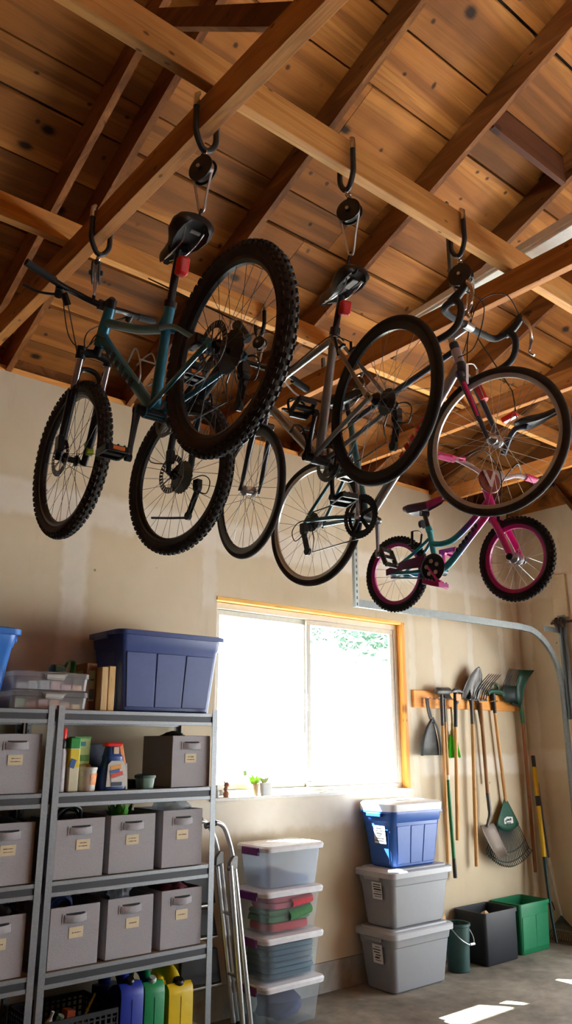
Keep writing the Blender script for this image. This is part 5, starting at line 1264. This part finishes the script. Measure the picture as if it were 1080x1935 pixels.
fuelcan('yellow jug at the right end of the bottom shelf', 2.80, 2.965, 4.425, .161, .315, mat('jug_yellow', srgb(236,204,30), .35), BLACK, .30)

# ------------------------------------------------------------------ window sill
ZSL = WZ0+.013
build('glass_vial', G().lathe([(.022,0),(.022,.04),(.012,.055),(.010,.075),(.012,.085)], (3.452,4.93,ZSL), (0,0,1), 16), mat('grey_frosted_glass', (.5,.52,.5), .3), label='small grey bottle at the left end of the window sill', cat='bottle')
b = root('figurine', 'small brown figurine on the window sill', 'figurine', (3.535,4.93,ZSL))
TERRA = mat('terracotta', srgb(150,96,66), .7, var=.3)
build('body', G().ball((3.535,4.93,ZSL+.022), .022, 12, (1,.9,1.1)).ball((3.532,4.93,ZSL+.055), .018, 12, (.9,.9,1.1)).tube([(3.535,4.93,ZSL+.001),(3.535,4.93,ZSL+.01)], .02, 10), TERRA, b)
build('head', G().ball((3.54,4.93,ZSL+.085), .020, 12).tube([(3.525,4.93,ZSL+.095),(3.515,4.93,ZSL+.11)], .006, 6), TERRA, b)
b = root('potted_plant', 'tiny leafy plant in a glass cup on the window sill', 'potted plant', (3.80,4.93,ZSL))
build('cup', G().lathe([(.020,0),(.022,.02),(.030,.085),(.027,.085),(.018,.01)], (3.80,4.93,ZSL), (0,0,1), 18), mat('amber_cup', srgb(150,124,90), .4), b)
LF = mat('yellow_green_leaf', srgb(130,170,40), .5, var=.3)
g = G(); random.seed(9)
for k in range(12):
    a = k*2.4; p = V((3.80,4.93,ZSL+.08)); q = p + V((.06*math.cos(a), .025*math.sin(a), .03+.05*random.random())); d = (q-p).normalized(); e = d.cross(V((0,1,.2))).normalized()*.014
    g.add([p, p.lerp(q,.6)+e, q, p.lerp(q,.6)-e], [(0,1,2,3)])
p, q = V((3.79,4.93,ZSL+.10)), V((3.68,4.925,ZSL+.175)); g.tube([p, p.lerp(q,.6)], .0025, 5); e = V((.01,0,.02)); m_ = p.lerp(q,.62)
g.add([m_, m_.lerp(q,.5)+e, q, m_.lerp(q,.5)-e], [(0,1,2,3)])
build('leaves', g, LF, b, ang=0)
b = root('cube_pot', 'small pale square pot on the window sill beside the plant cup', 'pot', (3.885,4.93,ZSL))
build('pot', G().loft([rrect(3.885,4.93,ZSL,.085,.07,.012,3), rrect(3.885,4.93,ZSL+.09,.095,.075,.012,3), rrect(3.885,4.93,ZSL+.09,.08,.06,.010,3), rrect(3.885,4.93,ZSL+.07,.08,.06,.010,3)]), mat('pale_grey_ceramic', (.55,.55,.53), .5), b)
build('soil', G().box((3.85,4.905,ZSL+.066),(3.92,4.955,ZSL+.074)), mat('soil', (.05,.035,.025), .9), b)
g = G()
for k in range(9):
    a = k*2.4; p = V((3.885,4.93,ZSL+.072)); q = p + V((.045*math.cos(a), .02*math.sin(a), .06)); d = (q-p).normalized(); e = d.cross(V((0,1,.1))).normalized()*.010
    g.add([p, p.lerp(q,.6)+e, q, p.lerp(q,.6)-e], [(0,1,2,3)])
build('succulent', g, mat('olive_leaf', srgb(120,128,60), .5), b, ang=0)
# ------------------------------------------------------------------ garden tools on the rack
TS = mat('tool_steel', (.085,.08,.075), .45, .75, var=.4, scale=20)
TSB = mat('worn_spade_steel', srgb(112,98,86), .5, .3, var=.25, scale=12)
TGR = mat('tool_green', srgb(24,74,56), .45)
b = root('tool_rack', 'orange pine board with steel pegs holding the garden tools', 'tool rack', (6.37,4.895,2.08))
build('board', G().box((5.555,4.884,2.085),(7.19,4.909,2.238)), RACKW, b, bev=.003)
for x in (5.70,5.86,5.95,6.06,6.31,6.44,6.69,7.11):
    g = G()
    for s_ in (-1,1): g.tube([(x+.027*s_,4.89,2.165),(x+.027*s_,4.82,2.175)], .0045, 7)
    build('peg', g, STEEL, b)
def handle(par, a, c, m, r=.0155, name='handle', taper=.93): return build(name, G().tube([a, V(a).lerp(V(c),.5), c], [r*taper, r*1.05, r], 12), m, par)
def sheet(rows, n, bulge):
    """rows of (left xyz, right xyz, bulge factor) -> curved plate"""
    g = G(); rings = []
    for l, r_, k in rows:
        l, r_ = V(l), V(r_); ring = []
        for i in range(n):
            t = i/(n-1); ring.append(l.lerp(r_, t) + V((0, bulge*k*(1-(2*t-1)**2), 0)))
        rings.append(ring)
    return g.loft(rings, (False,False), closed=False)
# dustpan
b = root('dustpan', 'black dustpan hanging handle up at the left end of the rack', 'dustpan', (5.70,4.86,1.67))
build('handle', G().tube(smooth([(5.69,4.85,2.165),(5.695,4.845,2.08),(5.72,4.84,1.99),(5.733,4.838,1.96)],4), [.021]*3+[.019]*6+[.016]*4, 12, flat=.6), mat('grey_black_plastic', (.06,.06,.065), .35), b)
build('pan', sheet([((5.722,4.84,1.985),(5.746,4.84,1.985),0),((5.68,4.85,1.92),(5.78,4.85,1.92),.4),((5.625,4.855,1.85),(5.805,4.855,1.85),.7),((5.585,4.855,1.77),(5.822,4.855,1.77),.9),((5.568,4.85,1.672),(5.822,4.85,1.672),1)], 9, .03), mat('dusty_black_plastic', (.05,.048,.042), .6, var=.7, scale=25), b, solid=.004)
build('rim', G().tube(smooth([(5.735,4.832,1.995),(5.66,4.835,1.91),(5.60,4.835,1.80),(5.566,4.83,1.672)],5), .012, 8).tube(smooth([(5.735,4.832,1.995),(5.795,4.835,1.91),(5.822,4.835,1.80),(5.824,4.83,1.672)],5), .010, 8), PLAST, b)
# sledge hammer
b = root('sledge_hammer', 'sledge hammer with a blunt black head hung next to the dustpan', 'sledge hammer', (5.85,4.83,.78))
build('head', G().tube([(5.775,4.815,2.232),(5.79,4.815,2.234),(5.96,4.815,2.240),(5.975,4.815,2.240)], [.026,.033,.033,.026], 8), TS, b, ang=30)
handle(b, (5.868,4.825,2.26), (5.86,4.825,1.93), TS, .0165, 'sleeve')
handle(b, (5.86,4.825,1.94), (5.84,4.83,.785), ASH, .0165)
b = root('garden_hoe', 'garden hoe with wood and green lower handle ending in a black tip', 'hoe', (5.95,4.85,.64))
build('blade', G().hexa([(5.90,4.80,2.17),(5.99,4.80,2.17),(5.99,4.806,2.17),(5.90,4.806,2.17),(5.905,4.845,2.24),(5.985,4.845,2.24),(5.985,4.851,2.24),(5.905,4.851,2.24)]), TS, b)
handle(b, (5.942,4.858,2.245), (5.939,4.858,1.96), TS, .0135, 'socket')
handle(b, (5.939,4.858,1.965), (5.934,4.858,1.50), ASH, .0145)
handle(b, (5.934,4.858,1.50), (5.934,4.858,1.46), WHITE, .0150, 'ferrule')
handle(b, (5.934,4.858,1.465), (5.956,4.858,.80), mat('green_handle_sleeve', srgb(20,110,58), .4), .0160, 'green_sleeve')
handle(b, (5.956,4.858,.81), (5.961,4.858,.645), PLAST, .0172, 'tip')
# mattock
b = root('mattock', 'mattock with a black socket and orange sticker, in front of the green brush', 'mattock', (6.03,4.83,.78))
build('head', G().tube(smooth([(5.985,4.815,2.228),(6.02,4.81,2.243),(6.07,4.81,2.25),(6.13,4.81,2.245),(6.19,4.815,2.228)],3), [.006,.010,.014,.018,.022,.024,.024,.022,.020,.017,.014,.011,.007], 8, flat=.8), TS, b)
build('sticker', G().box((6.03,4.785,2.155),(6.10,4.79,2.215)), mat('orange_sticker', srgb(214,130,60), .5), b)
build('socket', G().tube([(6.062,4.815,2.255),(6.060,4.815,2.14),(6.055,4.82,2.12),(6.045,4.825,1.92)], [.022,.026,.019,.0175], 12), PLAST, b)
handle(b, (6.045,4.825,1.93), (5.992,4.835,.95), ASH, .0165)
# brush
b = root('hand_brush', 'hand brush with bright green bristles hung behind the mattock handle', 'hand brush', (6.045,4.872,1.65))
build('handle', G().tube(smooth([(6.055,4.872,2.10),(6.055,4.87,1.99),(6.05,4.87,1.90),(6.045,4.868,1.83)],4), [.010]*6+[.014]*3+[.02]*4, 10), mat('olive_wood', srgb(160,140,76), .5), b)
g = G(); random.seed(4)
for k in range(150):
    t = random.random(); x0 = 6.005+.085*t; x1 = 5.965+.165*t+random.uniform(-.006,.006); yo = random.uniform(-.012,.012)
    g.tube([(x0,4.868+yo*.5,1.845+random.uniform(-.02,.01)), (x1,4.862+yo,1.652+random.uniform(-.006,.012))], .0032, 4)
build('bristles', g, mat('lime_green_bristle', srgb(70,196,36), .5, var=.3), b)
# round point shovel
b = root('shovel', 'round point shovel with its dark blade upright above the rack', 'shovel', (6.29,4.82,.71))
build('blade', sheet([((6.28,4.835,2.165),(6.345,4.835,2.165),.5),((6.178,4.84,2.187),(6.452,4.84,2.187),1),((6.188,4.825,2.26),(6.468,4.825,2.26),1),((6.235,4.815,2.34),(6.475,4.815,2.34),.9),((6.295,4.805,2.41),(6.468,4.805,2.41),.7),((6.36,4.80,2.46),(6.448,4.80,2.46),.4),((6.415,4.797,2.488),(6.424,4.797,2.488),0)], 11, .035), TS, b, solid=.004)
build('socket', G().tube(smooth([(6.335,4.865,2.27),(6.322,4.85,2.20),(6.315,4.838,2.12),(6.309,4.835,1.95)],4), [.012]*4+[.019]*4+[.0175]*5, 12), TS, b)
handle(b, (6.309,4.835,1.96), (6.251,4.845,.713), ASH, .0175)
# garden fork
b = root('garden_fork', 'garden fork with long curved tines standing up between shovel and rake', 'garden fork', (6.45,4.85,1.5))
g = G().tube([(6.375,4.855,2.178),(6.575,4.855,2.180)], .011, 8)
for i in range(6):
    x = 6.385 + .036*i
    g.tube(smooth([(x,4.855,2.18),(x+.012,4.83,2.26),(x+.055,4.79,2.34),(x+.125,4.745,2.425)],4), [.0065]*9+[.005]*3+[.002], 7)
build('head', g, TS, b)
build('socket', G().tube(smooth([(6.455,4.858,2.18),(6.462,4.866,2.10),(6.488,4.866,1.95)],4), .0145, 12), TS, b)
handle(b, (6.488,4.866,1.96), (6.508,4.868,1.40), ASHD, .0135)
# square spade
b = root('spade', 'square spade hanging blade down in front of the green leaf rake', 'spade', (6.47,4.82,.75))
handle(b, (6.447,4.83,2.15), (6.455,4.825,1.31), ASHD, .0165)
build('gooseneck', G().tube(smooth([(6.455,4.825,1.33),(6.456,4.818,1.22),(6.448,4.812,1.14),(6.415,4.812,1.075),(6.40,4.815,1.04)],5), [.018]*8+[.015]*7+[.013]*6, 12), TS, b)
build('blade', sheet([((6.300,4.815,1.055),(6.505,4.815,1.062),.6),((6.345,4.808,.97),(6.555,4.808,.975),1),((6.425,4.80,.85),(6.62,4.80,.862),1),((6.508,4.79,.752),(6.662,4.79,.778),.9)], 9, .02), TSB, b, solid=.005)
# leaf rake
b = root('leaf_rake', 'green plastic leaf rake hanging fan down with a white badge', 'leaf rake', (6.73,4.86,.66))
handle(b, (6.69,4.858,2.20), (6.772,4.858,1.24), ASH, .0155)
build('ferrule', G().tube([(6.684,4.855,2.245),(6.69,4.855,2.20),(6.702,4.857,2.06)], [.026,.022,.0175], 12), PLAST, b)
build('grip', G().tube(smooth([(6.58,4.845,2.235),(6.62,4.845,2.262),(6.70,4.845,2.268),(6.80,4.845,2.262),(6.845,4.845,2.235)],4), .024, 10).tube(smooth([(6.64,4.845,2.26),(6.66,4.845,2.33),(6.72,4.845,2.345),(6.765,4.845,2.32),(6.77,4.845,2.265)],4), .012, 8), TGR, b)
N0 = V((6.772,4.862,1.29)); L0 = V((6.385,4.845,.80)); R0 = V((7.095,4.845,.775)); B0 = V((6.72,4.84,.665))
def arcp(t, f):
    tip = (1-t)*(1-t)*L0 + 2*t*(1-t)*(2*B0 - .5*(L0+R0)) + t*t*R0
    return N0.lerp(tip, f)
g = G(); rings = []
for f in (.0,.12,.28,.42,.50):
    rings.append([arcp(i/14, max(f,.03)) + V((0,-.012*math.sin(PI*f),0)) for i in range(15)])
g.loft(rings, (False,False), closed=False)
fan = build('fan', g, TGR, b, solid=.006)
RB = mat('dark_rake_tine', srgb(30,44,40), .5)
for i in range(27):
    t = i/26
    p = [arcp(t,.47), arcp(t,.72), arcp(t,.94), arcp(t,1.0) + V((0,-.018,.002)), arcp(t,1.0)+V((0,-.03,.02))]
    build('tine', G().tube(p, .0046, 6), TGR if i < 0 else RB, b)
build('tine_brace', G().tube([arcp(i/20,.80) for i in range(21)], .0065, 6).tube([arcp(i/20,.93) for i in range(21)], .006, 6), RB, b)
bd = build('badge', G().prism([(-.07,-.045),(.06,-.05),(.078,-.02),(.07,.045),(-.02,.052),(-.062,.035)], (6.768,4.842,1.055), (1,0,0), (0,0,1), .003), WHITE, fan, bev=.001)
g = G()
for x, z, w, h in ((-.005,.022,.05,.018),(.035,.025,.02,.022),(-.04,.012,.02,.016),(-.03,-.012,.012,.026),(-.012,-.012,.012,.026),(.008,-.012,.012,.026),(.028,-.012,.012,.026),(.0,-.036,.10,.008)):
    g.cbox((6.768+x,4.838,1.055+z), (w,.003,h))
build('badge_print', g, mat('dark_green_print', srgb(30,66,50), .5), bd, bev=.001)
# shrub rake, head up
b = root('shrub_rake', 'dark green broad rake with its head up at the right end of the rack', 'rake', (7.12,4.82,.58))
handle(b, (7.115,4.83,1.985), (7.14,4.84,.585), BROWNH, .0165)
handle(b, (7.095,4.825,2.16), (7.117,4.83,1.97), mat('green_ferrule', srgb(36,104,56), .4), .0185, 'ferrule')
build('blade', sheet([((7.055,4.825,2.14),(7.10,4.815,2.14),0),((7.02,4.815,2.22),(7.085,4.78,2.22),.5),((7.01,4.80,2.32),(7.09,4.755,2.32),1),((7.03,4.785,2.42),(7.125,4.725,2.41),1),((7.055,4.775,2.492),(7.20,4.70,2.49),.6)], 9, .02), TGR, b, solid=.005)
g = G()
build('tine_plate', sheet([((6.86,4.84,2.17),(7.07,4.83,2.15),.4),((6.80,4.83,2.24),(7.03,4.815,2.22),1),((6.815,4.815,2.34),(7.02,4.80,2.33),1)], 9, .02), mat('black_green_plastic', srgb(24,40,36), .5), b, solid=.005)
for i in range(8):
    x = 6.82 + .026*i
    build('tine', G().tube(smooth([(x,4.82,2.33),(x+.03,4.805,2.40),(x+.085,4.785,2.495)],3), .0045, 6), RB, b)
build('socket_rib', G().tube([(6.93,4.82,2.16),(7.09,4.825,2.13)], .012, 8), PLAST, b)
# tools leaning in the corner
b = root('pole_tool', 'yellow pole with black grip leaning in the right corner', 'pole tool', (7.1,4.7,0))
YEL = mat('yellow_fibreglass', srgb(222,180,20), .4)
P0, P1 = V((7.20,4.80,1.655)), V((7.055,4.66,.40)); D_ = lambda f: P0.lerp(P1, f)
build('grip', G().tube([P0, D_(.085)], .0195, 12), PLAST, b)
build('shaft', G().tube([D_(.085), D_(.73)], .0215, 12), YEL, b)
build('collar', G().tube([D_(.30), D_(.372)], .0235, 12), PLAST, b)
build('lower_shaft', G().tube([D_(.73), D_(.90), (7.045,4.64,.25), (7.03,4.60,.03)], [.018,.015,.013,.012], 12), mat('dark_teal_steel', srgb(26,52,54), .4, .4), b)
build('prongs', G().tube(smooth([(7.05,4.65,.36),(6.985,4.64,.345),(6.955,4.63,.30)],4), .006, 6).tube(smooth([(7.05,4.65,.36),(7.10,4.66,.35),(7.13,4.66,.28)],4), .006, 6), BLACK, b)
b = root('wire_rake', 'slim steel rake with silver shaft leaning in the corner, fan on the floor', 'rake', (7.2,4.65,0))
Q0, Q1, Q2 = V((7.245,4.80,1.40)), V((7.20,4.72,.72)), V((7.155,4.61,.24))
build('upper_shaft', G().tube([Q0,Q1], .0105, 10), DSTEEL, b)
build('shaft', G().tube([Q1,Q2], .0135, 10), mat('silver_grey_shaft', (.55,.55,.53), .4, .4), b)
for i in range(18):
    t = i/17 - .5
    tip = V((7.20 + .03*abs(t), 4.62 - .40*t, .012))
    build('tine', G().tube(smooth([Q2, Q2.lerp(tip,.5)+V((.0,0,.01)), tip+V((-.0,0,.02)), tip+V((-.025,0,-.0))],4), .0032, 5), DSTEEL, b)
build('tine_brace', G().tube([Q2.lerp(V((7.20,4.62-.40*(k/8-.5),.012)),.62)+V((0,0,.008)) for k in range(9)], .0045, 6), STEEL, b)

# ------------------------------------------------------------------ daylight and camera
w = bpy.data.worlds.new('World'); SC.world = w; w.use_nodes = True
nt = w.node_tree; nt.nodes.clear()
o = nt.nodes.new('ShaderNodeOutputWorld'); bg = nt.nodes.new('ShaderNodeBackground')
bg.inputs[0].default_value = (.88,.95,1.0,1); bg.inputs[1].default_value = SKY
nt.links.new(bg.outputs[0], o.inputs[0])
sun = bpy.data.lights.new('Sun', 'SUN'); sun.energy = SUN; sun.angle = R(.6); sun.color = (1,.985,.95)
so = bpy.data.objects.new('Sun', sun); COL.objects.link(so)
so.rotation_euler = V((.75,-.95,-1.5)).to_track_quat('-Z','Y').to_euler(); so.location = (0,9,12)
def portal(name, loc, d, sx, sy):
    l = bpy.data.lights.new(name, 'AREA'); l.shape = 'RECTANGLE'; l.size = sx; l.size_y = sy; l.cycles.is_portal = True
    ob = bpy.data.objects.new(name, l); COL.objects.link(ob); ob.location = loc; ob.rotation_euler = V(d).to_track_quat('-Z','Z').to_euler()
portal('window_portal', (4.44,5.10,2.11), (0,-1,0), 2.1, 1.5)
portal('door_portal', (7.5,1.4,1.38), (-1,0,0), 5.2, 2.75)
if DOOR:
    l = bpy.data.lights.new('door_daylight', 'AREA'); l.shape = 'RECTANGLE'; l.size = 5.0; l.size_y = 2.6; l.energy = DOOR; l.color = (1,.97,.93)
    ob = bpy.data.objects.new('door_daylight', l); COL.objects.link(ob); ob.location = (7.55,1.4,1.4); ob.rotation_euler = V((-1,0,.12)).to_track_quat('-Z','Z').to_euler()

cd = bpy.data.cameras.new('Camera'); cam = bpy.data.objects.new('Camera', cd); COL.objects.link(cam)
cam.location = (0,0,1.78); cam.rotation_euler = (R(90+16.24), 0, R(-39.73))
cd.sensor_fit = 'VERTICAL'; cd.sensor_height = 24; cd.lens = 24*1497/1935; cd.clip_start = .05; cd.clip_end = 200
SC.camera = cam
vs = SC.view_settings
vs.view_transform = 'Standard'; vs.look = 'None'; vs.exposure = EXPO; vs.gamma = 1.0; vs.use_curve_mapping = False
SC.cycles.max_bounces = 10; SC.cycles.diffuse_bounces = 6; SC.cycles.transparent_max_bounces = 24; SC.cycles.transmission_bounces = 8
SC.cycles.use_denoising = True; SC.cycles.sample_clamp_indirect = 8; SC.cycles.caustics_reflective = False; SC.cycles.caustics_refractive = False
